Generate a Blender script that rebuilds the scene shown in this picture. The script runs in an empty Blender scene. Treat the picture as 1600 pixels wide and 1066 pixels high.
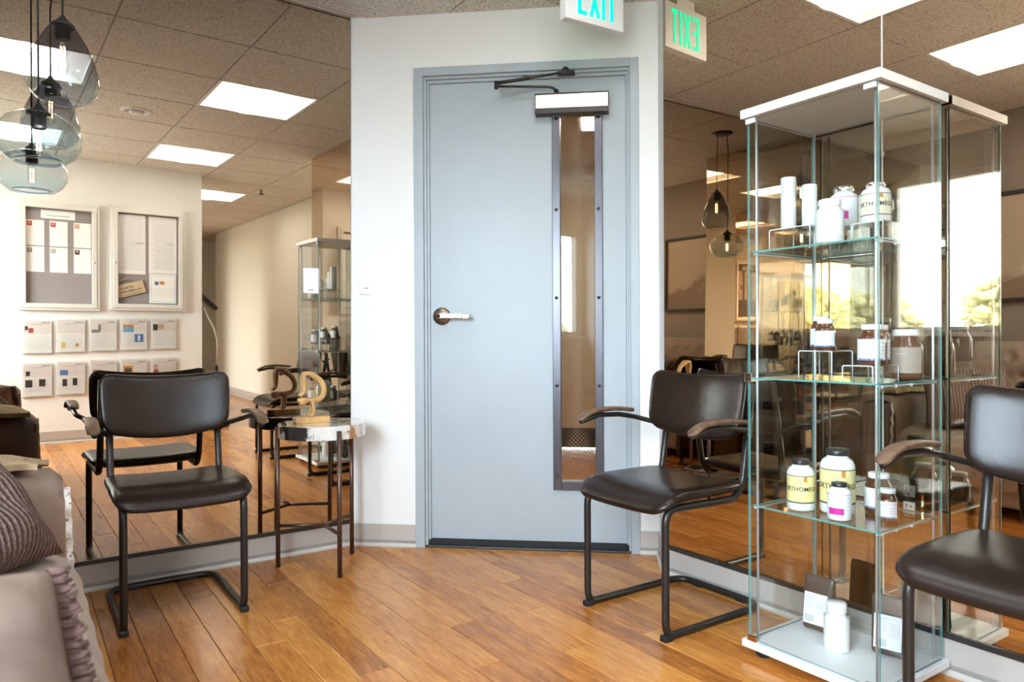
import bpy, bmesh, math, random
from mathutils import Vector, Matrix
random.seed(7)
SC = bpy.context.scene
COL = SC.collection
R_ = math.radians

# ------------------------------------------------------------------ calibrated room numbers (metres)
F_PX = 1130.92                      # focal length in pixels of the 1600 px wide frame
YAW, PITCH, ROLL, EYE = 0.6011, 0.0032, -0.0044, 0.9499
XR = 2.1604                         # mirror face of the right wall
YL, XA = 3.1809, 1.2739             # left wall meets the door wall here
LEAN, SKEW = 0.0099, 0.0150         # the left mirror leans a little into the room and is a little askew
PHI = -0.7214                       # direction of the door wall
H = 2.4336                          # ceiling
XO = -1.02                          # taupe wall with the window
YB = -0.921                         # notice board wall
XH0, XH1 = 1.57, 2.85               # hallway walls
YM = 0.33                           # end of the right mirror wall

# ------------------------------------------------------------------ camera
fw = Vector((math.sin(YAW)*math.cos(PITCH), math.cos(YAW)*math.cos(PITCH), -math.sin(PITCH)))
rt = Vector((math.cos(YAW), -math.sin(YAW), 0)); up = rt.cross(fw)
cr = rt*math.cos(ROLL) + up*math.sin(ROLL); cu = -rt*math.sin(ROLL) + up*math.cos(ROLL)
cam_d = bpy.data.cameras.new('camera'); cam = bpy.data.objects.new('camera', cam_d); COL.objects.link(cam)
cam.matrix_world = Matrix(((cr.x, cu.x, -fw.x, 0), (cr.y, cu.y, -fw.y, 0), (cr.z, cu.z, -fw.z, EYE), (0, 0, 0, 1)))
cam_d.sensor_width = 36; cam_d.lens = F_PX*36/1600; cam_d.clip_start = 0.02
cam_d.dof.use_dof = True; cam_d.dof.focus_distance = 3.0; cam_d.dof.aperture_fstop = 4.5
SC.camera = cam

# ------------------------------------------------------------------ world, daylight, exposure
world = bpy.data.worlds.new('sky'); SC.world = world; world.use_nodes = True
bg = world.node_tree.nodes['Background']; bg.inputs[0].default_value = (0.72, 0.87, 1.0, 1); bg.inputs[1].default_value = 27.0
def portal(name, loc, rot, sx, sy):
    l = bpy.data.lights.new(name, 'AREA'); l.shape = 'RECTANGLE'; l.size = sx; l.size_y = sy
    l.cycles.is_portal = True
    o = bpy.data.objects.new(name, l); COL.objects.link(o); o.location = loc; o.rotation_euler = rot
WIN_Y0, WIN_Y1, WIN_Z0, WIN_Z1 = -0.86, 0.80, 0.98, 2.09
portal('window_daylight', (XO-0.16, (WIN_Y0+WIN_Y1)/2, (WIN_Z0+WIN_Z1)/2), (0, -math.pi/2, 0), WIN_Z1-WIN_Z0, WIN_Y1-WIN_Y0)
TROFFER = 8.5
vs = SC.view_settings; vs.view_transform = 'Standard'; vs.look = 'None'; vs.gamma = 1.0; vs.exposure = 0.94
vs.use_curve_mapping = False
cy = SC.cycles
cy.max_bounces = 12; cy.diffuse_bounces = 4; cy.glossy_bounces = 8; cy.transmission_bounces = 8; cy.transparent_max_bounces = 40
cy.sample_clamp_indirect = 6.0; cy.caustics_reflective = False; cy.caustics_refractive = False

# ------------------------------------------------------------------ materials
MATS = {}
def new_mat(name):
    m = bpy.data.materials.new(name); m.use_nodes = True
    nt = m.node_tree; return m, nt, nt.nodes['Principled BSDF']
def plain(name, col, rough=0.5, metal=0.0, spec=0.5, bump=0.0, bscale=200.0, var=0.0, vscale=8.0, coat=0.0, sheen=0.0):
    m, nt, b = new_mat(name)
    b.inputs['Base Color'].default_value = (*col, 1); b.inputs['Roughness'].default_value = rough
    b.inputs['Metallic'].default_value = metal; b.inputs['Specular IOR Level'].default_value = spec
    b.inputs['Coat Weight'].default_value = coat; b.inputs['Coat Roughness'].default_value = 0.12
    if sheen: b.inputs['Sheen Weight'].default_value = sheen
    N = nt.nodes.new; L = nt.links.new
    if bump or var:
        tc = N('ShaderNodeTexCoord')
    if bump:
        n = N('ShaderNodeTexNoise'); n.inputs['Scale'].default_value = bscale; n.inputs['Detail'].default_value = 3
        bp = N('ShaderNodeBump'); bp.inputs['Strength'].default_value = bump; bp.inputs['Distance'].default_value = 0.01
        L(tc.outputs['Object'], n.inputs['Vector']); L(n.outputs['Fac'], bp.inputs['Height']); L(bp.outputs['Normal'], b.inputs['Normal'])
    if var:
        n = N('ShaderNodeTexNoise'); n.inputs['Scale'].default_value = vscale; n.inputs['Detail'].default_value = 4
        r = N('ShaderNodeMapRange'); r.inputs[1].default_value = 0.3; r.inputs[2].default_value = 0.7
        r.inputs[3].default_value = 1-var; r.inputs[4].default_value = 1+var
        mx = N('ShaderNodeMix'); mx.data_type = 'RGBA'; mx.blend_type = 'MULTIPLY'; mx.inputs[0].default_value = 1
        mx.inputs[6].default_value = (*col, 1)
        L(tc.outputs['Object'], n.inputs['Vector']); L(n.outputs['Fac'], r.inputs[0]); L(r.outputs[0], mx.inputs[7]); L(mx.outputs[2], b.inputs['Base Color'])
    MATS[name] = m; return m
def emis(name, col, strength):
    m, nt, b = new_mat(name)
    b.inputs['Base Color'].default_value = (*col, 1); b.inputs['Emission Color'].default_value = (*col, 1)
    b.inputs['Emission Strength'].default_value = strength; MATS[name] = m; return m
def thin_glass(name, tint=(1, 1, 1), ior=1.5, rough=0.0):
    m = bpy.data.materials.new(name); m.use_nodes = True; nt = m.node_tree; nt.nodes.clear()
    N = nt.nodes.new; L = nt.links.new
    o = N('ShaderNodeOutputMaterial'); mx = N('ShaderNodeMixShader'); fr = N('ShaderNodeFresnel')
    ge = N('ShaderNodeNewGeometry'); mr_ = N('ShaderNodeMapRange')      # same reflectance on either face of the sheet
    mr_.inputs[3].default_value = ior; mr_.inputs[4].default_value = 1/ior
    L(ge.outputs['Backfacing'], mr_.inputs[0]); L(mr_.outputs[0], fr.inputs[0])
    t = N('ShaderNodeBsdfTransparent'); t.inputs[0].default_value = (*tint, 1)
    g = N('ShaderNodeBsdfGlossy'); g.inputs['Roughness'].default_value = rough
    L(fr.outputs[0], mx.inputs[0]); L(t.outputs[0], mx.inputs[1]); L(g.outputs[0], mx.inputs[2]); L(mx.outputs[0], o.inputs[0])
    MATS[name] = m; return m

plain('wall_white', (0.87, 0.86, 0.84), 0.75, bump=0.05, bscale=300)
plain('wall_cream', (0.84, 0.81, 0.73), 0.75, bump=0.05, bscale=300)
plain('wall_taupe', (0.40, 0.345, 0.30), 0.8, bump=0.06, bscale=300)
plain('wall_tan', (0.62, 0.52, 0.38), 0.8)
plain('cove_base', (0.52, 0.47, 0.43), 0.5, spec=0.4)
plain('cove_toe', (0.60, 0.56, 0.51), 0.45)
plain('black_base', (0.02, 0.02, 0.02), 0.5)
plain('mirror', (0.66, 0.57, 0.465), 0.0, metal=1.0)
plain('mirror_right', (0.76, 0.62, 0.47), 0.0, metal=1.0)
plain('channel', (0.03, 0.027, 0.025), 0.35)
plain('seam', (0.75, 0.73, 0.70), 0.3)
plain('door_paint', (0.41, 0.455, 0.485), 0.42, bump=0.03, bscale=500, var=0.02)
plain('bronze_frame', (0.10, 0.095, 0.108), 0.30, metal=0.8)
plain('brushed', (0.52, 0.47, 0.43), 0.32, metal=1.0)
plain('bronze_dark', (0.035, 0.028, 0.024), 0.4, metal=0.4)
plain('satin_nickel', (0.70, 0.66, 0.58), 0.28, metal=1.0)
plain('rose_bronze', (0.22, 0.16, 0.12), 0.3, metal=1.0)
plain('rubber', (0.012, 0.012, 0.013), 0.6)
plain('white_plastic', (0.88, 0.88, 0.88), 0.35)
plain('bronze_plate', (0.24, 0.19, 0.14), 0.4)
plain('grey_mark', (0.25, 0.25, 0.26), 0.5)
plain('chair_leather', (0.018, 0.010, 0.0072), 0.27, spec=0.32, bump=0.06, bscale=420, var=0.2, vscale=6)
plain('chair_tube', (0.040, 0.034, 0.031), 0.36, metal=0.6)
plain('foot_cap', (0.012, 0.013, 0.016), 0.5)
plain('arm_wood', (0.13, 0.072, 0.040), 0.4, var=0.45, vscale=30)
plain('table_rod', (0.13, 0.075, 0.058), 0.33, metal=0.75)
plain('carved_wood', (0.60, 0.34, 0.13), 0.45, var=0.25, vscale=14)
plain('white_lam', (0.90, 0.90, 0.90), 0.35)
plain('chrome', (0.85, 0.86, 0.88), 0.12, metal=1.0)
plain('copper', (0.62, 0.30, 0.13), 0.25, metal=1.0)
plain('glass_edge', (0.15, 0.36, 0.335), 0.15, spec=0.7)
plain('alu_rod', (0.72, 0.78, 0.85), 0.28, metal=0.7)
plain('bottle_white', (0.90, 0.90, 0.89), 0.32)
plain('cap_black', (0.02, 0.02, 0.02), 0.35)
plain('amber', (0.10, 0.030, 0.010), 0.10, spec=0.8, coat=0.6)
plain('label_white', (0.88, 0.89, 0.91), 0.5)
plain('label_yellow', (0.84, 0.78, 0.36), 0.5)
plain('label_pale', (0.90, 0.89, 0.72), 0.5)
plain('label_kraft', (0.46, 0.40, 0.33), 0.55)
plain('ink', (0.03, 0.03, 0.04), 0.6)
plain('ink_grey', (0.42, 0.42, 0.45), 0.6)
plain('ink_pale', (0.66, 0.66, 0.69), 0.6)
plain('magenta', (0.62, 0.03, 0.33), 0.5)
plain('ink_blue', (0.10, 0.22, 0.50), 0.5)
plain('sky_blue', (0.15, 0.45, 0.75), 0.5)
plain('ink_orange', (0.65, 0.28, 0.06), 0.5)
plain('ink_gold', (0.75, 0.55, 0.15), 0.5)
plain('ink_red', (0.50, 0.06, 0.06), 0.5)
plain('skin_tone', (0.62, 0.40, 0.30), 0.6)
plain('pouch', (0.085, 0.060, 0.048), 0.42, bump=0.15, bscale=40)
plain('paper', (0.90, 0.89, 0.87), 0.7)
plain('paper_pink', (0.82, 0.74, 0.72), 0.7)
plain('felt', (0.30, 0.265, 0.265), 0.9, var=0.12, vscale=180)
plain('board_alu', (0.84, 0.82, 0.79), 0.38, metal=0.3)
plain('cardboard', (0.56, 0.43, 0.29), 0.8)
plain('twine', (0.40, 0.32, 0.22), 0.9)
plain('velvet', (0.40, 0.315, 0.26), 0.75, spec=0.2, sheen=0.15, bump=0.25, bscale=9, var=0.16, vscale=7)
plain('leather_taupe', (0.24, 0.165, 0.13), 0.5, bump=0.25, bscale=11, var=0.12, vscale=6)
plain('leather_brown', (0.16, 0.10, 0.07), 0.45, bump=0.1, bscale=60)
plain('suede_tan', (0.56, 0.43, 0.27), 0.8, bump=0.4, bscale=25, var=0.18, vscale=22)
plain('satin_taupe', (0.17, 0.118, 0.092), 0.45, spec=0.25, sheen=0.0, bump=0.5, bscale=9, var=0.3, vscale=6)
plain('fringe', (0.12, 0.065, 0.055), 0.9)
plain('pendant_black', (0.02, 0.02, 0.022), 0.45)
plain('cord_black', (0.015, 0.015, 0.016), 0.6)
plain('bulb_glass', (0.9, 0.9, 0.88), 0.1)
plain('tee_white', (0.74, 0.73, 0.71), 0.5)
plain('tee_grey', (0.45, 0.44, 0.42), 0.6)
plain('plenum', (0.10, 0.095, 0.09), 0.9)
plain('dark_frame', (0.05, 0.042, 0.036), 0.5)
plain('bark', (0.16, 0.085, 0.040), 0.85, bump=0.6, bscale=30, var=0.5, vscale=20)
plain('stump_top', (0.45, 0.32, 0.19), 0.6, var=0.3, vscale=18)
plain('window_frame', (0.55, 0.55, 0.55), 0.4, metal=0.3)
plain('leaf', (0.52, 0.50, 0.30), 0.8, var=0.4, vscale=0.8)
plain('trunk', (0.16, 0.11, 0.07), 0.9)
plain('ground', (0.32, 0.30, 0.26), 0.9)
plain('lamp_black', (0.02, 0.02, 0.02), 0.4)
thin_glass('pane', (0.975, 0.99, 0.985))
thin_glass('shelf_glass', (0.93, 0.985, 0.965))
thin_glass('acrylic', (0.985, 0.99, 0.99))
def ombre(name, top, bottom, z0, z1):
    m = thin_glass(name, top, 1.5); nt = m.node_tree; N = nt.nodes.new; L = nt.links.new
    tc = N('ShaderNodeTexCoord'); sp = N('ShaderNodeSeparateXYZ'); mr_ = N('ShaderNodeMapRange'); mx = N('ShaderNodeMix'); mx.data_type = 'RGBA'
    mr_.inputs[1].default_value = z0; mr_.inputs[2].default_value = z1
    mx.inputs[6].default_value = (*bottom, 1); mx.inputs[7].default_value = (*top, 1)
    L(tc.outputs['Object'], sp.inputs[0]); L(sp.outputs['Z'], mr_.inputs[0]); L(mr_.outputs[0], mx.inputs[0])
    tr = [n for n in nt.nodes if n.type == 'BSDF_TRANSPARENT'][0]; L(mx.outputs[2], tr.inputs[0])
ombre('smoke_glass', (0.50, 0.50, 0.55), (0.78, 0.88, 0.95), -0.24, -0.09)
ombre('blue_glass', (0.90, 0.94, 0.96), (0.74, 0.85, 0.93), -0.17, -0.05)
plain('glass_rim', (0.10, 0.13, 0.18), 0.1, spec=0.8)
thin_glass('wired_glass', (0.93, 0.92, 0.86))
thin_glass('window_glass', (0.97, 0.98, 0.98))
plain('acrylic_edge', (0.86, 0.90, 0.92), 0.2)
emis('troffer_lens', (0.94, 0.975, 1.0), TROFFER)
emis('hall_lens', (0.94, 0.975, 1.0), TROFFER*1.5)
emis('corridor_lens', (1.0, 0.93, 0.82), 17.0)
emis('filament', (1.0, 0.78, 0.42), 9.0)
emis('exit_green', (0.0, 0.62, 0.36), 0.9)
plain('exit_white', (0.90, 0.90, 0.89), 0.4)
plain('troffer_white', (0.85, 0.85, 0.83), 0.4)

def mat_floor():
    m, nt, b = new_mat('bamboo'); N = nt.nodes.new; L = nt.links.new
    tc = N('ShaderNodeTexCoord'); oi = N('ShaderNodeObjectInfo')
    ad = N('ShaderNodeVectorMath'); ad.operation = 'ADD'
    sc = N('ShaderNodeVectorMath'); sc.operation = 'SCALE'; sc.inputs[0].default_value = (31, 17, 5)
    L(oi.outputs['Random'], sc.inputs['Scale']); L(tc.outputs['Object'], ad.inputs[0]); L(sc.outputs[0], ad.inputs[1])
    mp = N('ShaderNodeMapping'); mp.inputs['Scale'].default_value = (95, 11, 20); L(ad.outputs[0], mp.inputs[0])
    n1 = N('ShaderNodeTexNoise'); n1.inputs['Scale'].default_value = 1; n1.inputs['Detail'].default_value = 6; n1.inputs['Roughness'].default_value = 0.65
    L(mp.outputs[0], n1.inputs['Vector'])
    mp2 = N('ShaderNodeMapping'); mp2.inputs['Scale'].default_value = (16, 3, 4); L(ad.outputs[0], mp2.inputs[0])
    n2 = N('ShaderNodeTexNoise'); n2.inputs['Scale'].default_value = 1; n2.inputs['Detail'].default_value = 3; L(mp2.outputs[0], n2.inputs['Vector'])
    ramp = N('ShaderNodeValToRGB'); e = ramp.color_ramp.elements
    e[0].position = 0.28; e[0].color = (0.20, 0.060, 0.012, 1); e[1].position = 0.74; e[1].color = (0.74, 0.33, 0.075, 1)
    k = ramp.color_ramp.elements.new(0.5); k.color = (0.49, 0.175, 0.034, 1)
    mixf = N('ShaderNodeMath'); mixf.operation = 'MULTIPLY_ADD'; mixf.inputs[1].default_value = 0.62; L(n1.outputs['Fac'], mixf.inputs[0])
    m3 = N('ShaderNodeMath'); m3.operation = 'MULTIPLY_ADD'; m3.inputs[1].default_value = 0.30; L(n2.outputs['Fac'], m3.inputs[0])
    m4 = N('ShaderNodeMath'); m4.operation = 'MULTIPLY_ADD'; m4.inputs[1].default_value = 0.20; m4.inputs[2].default_value = -0.02; L(oi.outputs['Random'], m4.inputs[0])
    L(m4.outputs[0], m3.inputs[2]); L(m3.outputs[0], mixf.inputs[2]); L(mixf.outputs[0], ramp.inputs[0]); L(ramp.outputs[0], b.inputs['Base Color'])
    b.inputs['Roughness'].default_value = 0.22; b.inputs['Specular IOR Level'].default_value = 0.5
    bp = N('ShaderNodeBump'); bp.inputs['Strength'].default_value = 0.05; bp.inputs['Distance'].default_value = 0.004
    L(n1.outputs['Fac'], bp.inputs['Height']); L(bp.outputs[0], b.inputs['Normal']); MATS['bamboo'] = m
mat_floor()
def mat_tile():
    m, nt, b = new_mat('acoustic'); N = nt.nodes.new; L = nt.links.new
    tc = N('ShaderNodeTexCoord'); oi = N('ShaderNodeObjectInfo')
    ad = N('ShaderNodeVectorMath'); ad.operation = 'ADD'; L(tc.outputs['Object'], ad.inputs[0])
    cb = N('ShaderNodeCombineXYZ'); L(oi.outputs['Random'], cb.inputs[2]); L(cb.outputs[0], ad.inputs[1])
    n1 = N('ShaderNodeTexNoise'); n1.inputs['Scale'].default_value = 95; n1.inputs['Detail'].default_value = 2; L(ad.outputs[0], n1.inputs['Vector'])
    ramp = N('ShaderNodeValToRGB'); e = ramp.color_ramp.elements
    e[0].position = 0.36; e[0].color = (0.46, 0.42, 0.37, 1); e[1].position = 0.48; e[1].color = (0.76, 0.71, 0.64, 1)
    L(n1.outputs['Fac'], ramp.inputs[0]); L(ramp.outputs[0], b.inputs['Base Color']); b.inputs['Roughness'].default_value = 0.9
    bp = N('ShaderNodeBump'); bp.inputs['Strength'].default_value = 0.4; bp.inputs['Distance'].default_value = 0.004
    L(n1.outputs['Fac'], bp.inputs['Height']); L(bp.outputs[0], b.inputs['Normal']); MATS['acoustic'] = m
mat_tile()
def mat_petrified():
    m, nt, b = new_mat('petrified'); N = nt.nodes.new; L = nt.links.new
    tc = N('ShaderNodeTexCoord'); sp = N('ShaderNodeSeparateXYZ'); L(tc.outputs['Object'], sp.inputs[0])
    n1 = N('ShaderNodeTexNoise'); n1.inputs['Scale'].default_value = 9; n1.inputs['Detail'].default_value = 5; n1.inputs['Distortion'].default_value = 0.8
    mp = N('ShaderNodeMapping'); mp.inputs['Scale'].default_value = (1, 1, 0.25); L(tc.outputs['Object'], mp.inputs[0])
    n2 = N('ShaderNodeTexNoise'); n2.inputs['Scale'].default_value = 110; n2.inputs['Detail'].default_value = 3
    L(tc.outputs['Object'], n1.inputs['Vector']); L(mp.outputs[0], n2.inputs['Vector'])
    a = N('ShaderNodeMath'); a.operation = 'MULTIPLY_ADD'; a.inputs[1].default_value = 0.62; L(n1.outputs['Fac'], a.inputs[0])
    c = N('ShaderNodeMath'); c.operation = 'MULTIPLY_ADD'; c.inputs[1].default_value = 0.16; L(n2.outputs['Fac'], c.inputs[0])
    e0 = N('ShaderNodeMath'); e0.operation = 'MULTIPLY_ADD'; e0.inputs[1].default_value = 2.1; e0.inputs[2].default_value = 0.13; L(sp.outputs['X'], e0.inputs[0])
    L(e0.outputs[0], c.inputs[2]); L(c.outputs[0], a.inputs[2])
    ramp = N('ShaderNodeValToRGB'); e = ramp.color_ramp.elements
    e[0].position = 0.27; e[0].color = (0.03, 0.026, 0.023, 1); e[1].position = 0.31; e[1].color = (0.70, 0.66, 0.62, 1)
    for p, q in ((0.50, (0.82, 0.79, 0.75, 1)), (0.64, (0.78, 0.73, 0.68, 1)), (0.665, (0.33, 0.15, 0.06, 1)), (0.72, (0.55, 0.33, 0.17, 1)), (0.75, (0.82, 0.77, 0.72, 1))):
        k = ramp.color_ramp.elements.new(p); k.color = q
    L(a.outputs[0], ramp.inputs[0]); L(ramp.outputs[0], b.inputs['Base Color'])
    b.inputs['Roughness'].default_value = 0.08; b.inputs['Coat Weight'].default_value = 0.6; MATS['petrified'] = m
mat_petrified()
def mat_knit():
    m, nt, b = new_mat('knit'); N = nt.nodes.new; L = nt.links.new
    tc = N('ShaderNodeTexCoord'); w = N('ShaderNodeTexWave'); w.inputs['Scale'].default_value = 20; w.inputs['Distortion'].default_value = 0.4; w.inputs['Detail'].default_value = 2
    mp = N('ShaderNodeMapping'); mp.inputs['Rotation'].default_value = (0, 0, 2.12); L(tc.outputs['Object'], mp.inputs[0]); L(mp.outputs[0], w.inputs['Vector'])
    n = N('ShaderNodeTexVoronoi'); n.inputs['Scale'].default_value = 95; L(tc.outputs['Object'], n.inputs['Vector'])
    a = N('ShaderNodeMath'); a.operation = 'MULTIPLY_ADD'; a.inputs[1].default_value = -0.8; L(n.outputs['Distance'], a.inputs[0]); L(w.outputs['Fac'], a.inputs[2])
    ramp = N('ShaderNodeValToRGB'); e = ramp.color_ramp.elements
    e[0].position = 0.0; e[0].color = (0.105, 0.058, 0.048, 1); e[1].position = 0.8; e[1].color = (0.36, 0.24, 0.20, 1)
    L(a.outputs[0], ramp.inputs[0]); L(ramp.outputs[0], b.inputs['Base Color']); b.inputs['Roughness'].default_value = 0.95
    bp = N('ShaderNodeBump'); bp.inputs['Strength'].default_value = 0.9; bp.inputs['Distance'].default_value = 0.01
    L(a.outputs[0], bp.inputs['Height']); L(bp.outputs[0], b.inputs['Normal']); MATS['knit'] = m
mat_knit()
def mat_lace():
    m, nt, b = new_mat('lace'); N = nt.nodes.new; L = nt.links.new
    tc = N('ShaderNodeTexCoord'); n = N('ShaderNodeTexNoise'); n.inputs['Scale'].default_value = 120; n.inputs['Detail'].default_value = 2; L(tc.outputs['Object'], n.inputs['Vector'])
    ramp = N('ShaderNodeValToRGB'); e = ramp.color_ramp.elements
    e[0].position = 0.36; e[0].color = (0.10, 0.06, 0.05, 1); e[1].position = 0.44; e[1].color = (0.90, 0.88, 0.85, 1)
    L(n.outputs['Fac'], ramp.inputs[0]); L(ramp.outputs[0], b.inputs['Base Color']); b.inputs['Roughness'].default_value = 0.8; MATS['lace'] = m
mat_lace()
def mat_poster():
    # generic stand-in for the sepia print: pale sand tone over a darker ground with soft dark mounds
    m, nt, b = new_mat('sepia_print'); N = nt.nodes.new; L = nt.links.new
    tc = N('ShaderNodeTexCoord'); sp = N('ShaderNodeSeparateXYZ'); L(tc.outputs['Object'], sp.inputs[0])
    n = N('ShaderNodeTexNoise'); n.inputs['Scale'].default_value = 3.2; n.inputs['Detail'].default_value = 3; L(tc.outputs['Object'], n.inputs['Vector'])
    a = N('ShaderNodeMath'); a.operation = 'MULTIPLY_ADD'; a.inputs[1].default_value = -0.55; L(n.outputs['Fac'], a.inputs[0]); L(sp.outputs['Z'], a.inputs[2])
    ramp = N('ShaderNodeValToRGB'); e = ramp.color_ramp.elements
    e[0].position = 0.0; e[0].color = (0.34, 0.25, 0.18, 1); e[1].position = 0.06; e[1].color = (0.62, 0.51, 0.39, 1)
    a2 = N('ShaderNodeMath'); a2.operation = 'ADD'; a2.inputs[1].default_value = 0.42; L(a.outputs[0], a2.inputs[0])
    L(a2.outputs[0], ramp.inputs[0]); L(ramp.outputs[0], b.inputs['Base Color']); b.inputs['Roughness'].default_value = 0.35; MATS['sepia_print'] = m
mat_poster()

# ------------------------------------------------------------------ mesh helpers
class MB:
    """collects shapes; build() links them as ONE mesh object"""
    def __init__(s): s.v = []; s.f = []; s.m = []; s.sm = []
    def add(s, vs, fs, mi=0, smooth=False):
        o = len(s.v); s.v += [tuple(p) for p in vs]
        for f in fs: s.f.append(tuple(i+o for i in f)); s.m.append(mi); s.sm.append(smooth)
        return s
    def box(s, lo, hi, mi=0):
        x0, y0, z0 = lo; x1, y1, z1 = hi
        vs = [(x0, y0, z0), (x1, y0, z0), (x1, y1, z0), (x0, y1, z0), (x0, y0, z1), (x1, y0, z1), (x1, y1, z1), (x0, y1, z1)]
        return s.add(vs, [(0, 3, 2, 1), (4, 5, 6, 7), (0, 1, 5, 4), (1, 2, 6, 5), (2, 3, 7, 6), (3, 0, 4, 7)], mi)
    def prism(s, poly, z0, z1, mi=0):
        n = len(poly); a = sum(poly[i][0]*poly[(i+1) % n][1]-poly[(i+1) % n][0]*poly[i][1] for i in range(n))
        if a < 0: poly = poly[::-1]
        vs = [(x, y, z0) for x, y in poly]+[(x, y, z1) for x, y in poly]
        fs = [tuple(range(n))[::-1], tuple(range(n, 2*n))]+[(i, (i+1) % n, n+(i+1) % n, n+i) for i in range(n)]
        return s.add(vs, fs, mi)
    def lathe(s, prof, c=(0, 0, 0), n=28, mi=0, smooth=True, close=True):
        vs = []; fs = []; k = len(prof)
        for r, z in prof:
            for i in range(n):
                a = 2*math.pi*i/n; vs.append((c[0]+r*math.cos(a), c[1]+r*math.sin(a), c[2]+z))
        for j in range(k-1):
            for i in range(n):
                fs.append((j*n+i, j*n+(i+1) % n, (j+1)*n+(i+1) % n, (j+1)*n+i))
        if close:
            if prof[0][0] > 1e-5: fs.append(tuple(range(n))[::-1])
            if prof[-1][0] > 1e-5: fs.append(tuple(range((k-1)*n, k*n)))
        return s.add(vs, fs, mi, smooth)
    def cyl(s, p0, p1, r, n=14, mi=0, r1=None, smooth=True):
        return s.tube([p0, p1], r, n, mi=mi, r1=r1)
    def tube(s, pts, r, n=12, fillet=0.0, mi=0, seg=6, closed=False, r1=None, radii=None):
        P = [Vector(p) for p in pts]
        if fillet and len(P) > 2:
            Q = [P[0]]
            for i in range(1, len(P)-1):
                fl = fillet[i-1] if isinstance(fillet, (list, tuple)) else fillet
                a = (P[i-1]-P[i]); b = (P[i+1]-P[i]); la, lb = a.length, b.length; a.normalize(); b.normalize()
                ang = a.angle(b); t = min(fl/max(math.tan(ang/2), 1e-4), la*0.49, lb*0.49)
                A = P[i]+a*t; B = P[i]+b*t
                for k in range(seg+1):
                    u = k/seg; Q.append(A*(1-u)**2+P[i]*2*u*(1-u)+B*u*u)
            Q.append(P[-1]); P = Q
        vs = []; fs = []; m = len(P); ref = None
        for i, p in enumerate(P):
            d = (P[min(i+1, m-1)]-P[max(i-1, 0)])
            if d.length < 1e-9: d = Vector((0, 0, 1))
            d.normalize()
            if ref is None:
                ref = d.orthogonal().normalized()
            else:
                ref = (ref-d*ref.dot(d)); ref = ref.normalized() if ref.length > 1e-6 else d.orthogonal().normalized()
            q = d.cross(ref)
            rr = radii[i] if radii else (r if r1 is None else r+(r1-r)*i/(m-1))
            for k in range(n):
                a = 2*math.pi*k/n; vs.append(p+ref*(rr*math.cos(a))+q*(rr*math.sin(a)))
        for j in range(m-1):
            for k in range(n):
                fs.append((j*n+k, j*n+(k+1) % n, (j+1)*n+(k+1) % n, (j+1)*n+k))
        fs.append(tuple(range(n))[::-1]); fs.append(tuple(range((m-1)*n, m*n)))
        return s.add(vs, fs, mi, True)
    def ball(s, c, r, n=16, k=10, mi=0, sc=(1, 1, 1)):
        vs = [(c[0], c[1], c[2]-r*sc[2])]; fs = []
        for j in range(1, k):
            t = math.pi*j/k-math.pi/2
            for i in range(n):
                a = 2*math.pi*i/n
                vs.append((c[0]+r*sc[0]*math.cos(t)*math.cos(a), c[1]+r*sc[1]*math.cos(t)*math.sin(a), c[2]+r*sc[2]*math.sin(t)))
        vs.append((c[0], c[1], c[2]+r*sc[2])); e = len(vs)-1
        for i in range(n):
            fs.append((0, 1+(i+1) % n, 1+i)); fs.append((e, 1+(k-2)*n+i, 1+(k-2)*n+(i+1) % n))
        for j in range(k-2):
            for i in range(n):
                fs.append((1+j*n+i, 1+j*n+(i+1) % n, 1+(j+1)*n+(i+1) % n, 1+(j+1)*n+i))
        return s.add(vs, fs, mi, True)
    def grid(s, fn, nu, nv, mi=0, smooth=True):
        vs = [fn(i/nu, j/nv) for j in range(nv+1) for i in range(nu+1)]
        fs = [(j*(nu+1)+i, j*(nu+1)+i+1, (j+1)*(nu+1)+i+1, (j+1)*(nu+1)+i) for j in range(nv) for i in range(nu)]
        return s.add(vs, fs, mi, smooth)
    def cushion(s, outline, fn, thick, rings=(0.0, 0.25, 0.5, 0.7, 0.83, 0.92, 0.975, 1.0), power=3.0, mi=0):
        """rounded solid over a 2-D outline; fn(a, b, c) places it (c = signed half thickness)"""
        n = len(outline); vs = []; fs = []
        for sgn in (1, -1):
            for r in rings:
                c = sgn*thick/2*max(0.0, 1-r**power)**0.5
                for a, b in outline: vs.append(fn(a*r, b*r, c))
        R = len(rings)
        for side in range(2):
            for j in range(R-1):
                for i in range(n):
                    q = [side*R*n+j*n+i, side*R*n+j*n+(i+1) % n, side*R*n+(j+1)*n+(i+1) % n, side*R*n+(j+1)*n+i]
                    fs.append(tuple(q if side else q[::-1]))
        return s.add(vs, fs, mi, True)
    def mesh(s, name, mats, weld=True):
        me = bpy.data.meshes.new(name); me.from_pydata(s.v, [], s.f)
        for m in mats: me.materials.append(MATS[m])
        for i, p in enumerate(me.polygons): p.material_index = s.m[i]; p.use_smooth = s.sm[i]
        if weld:
            bm = bmesh.new(); bm.from_mesh(me); bmesh.ops.remove_doubles(bm, verts=bm.verts, dist=1e-6)
            bmesh.ops.dissolve_degenerate(bm, edges=bm.edges, dist=1e-7)
            bmesh.ops.recalc_face_normals(bm, faces=bm.faces); bm.to_mesh(me); bm.free()
        return me
    def build(s, name, mats, parent=None, bevel=0.0, weld=True, bseg=2):
        if isinstance(mats, str): mats = [mats]
        o = bpy.data.objects.new(name, s.mesh(name, mats, weld and not bevel)); COL.objects.link(o)
        if parent: o.parent = parent
        if bevel:
            b = o.modifiers.new('bevel', 'BEVEL'); b.width = bevel; b.segments = bseg; b.limit_method = 'ANGLE'
        return o
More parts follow.
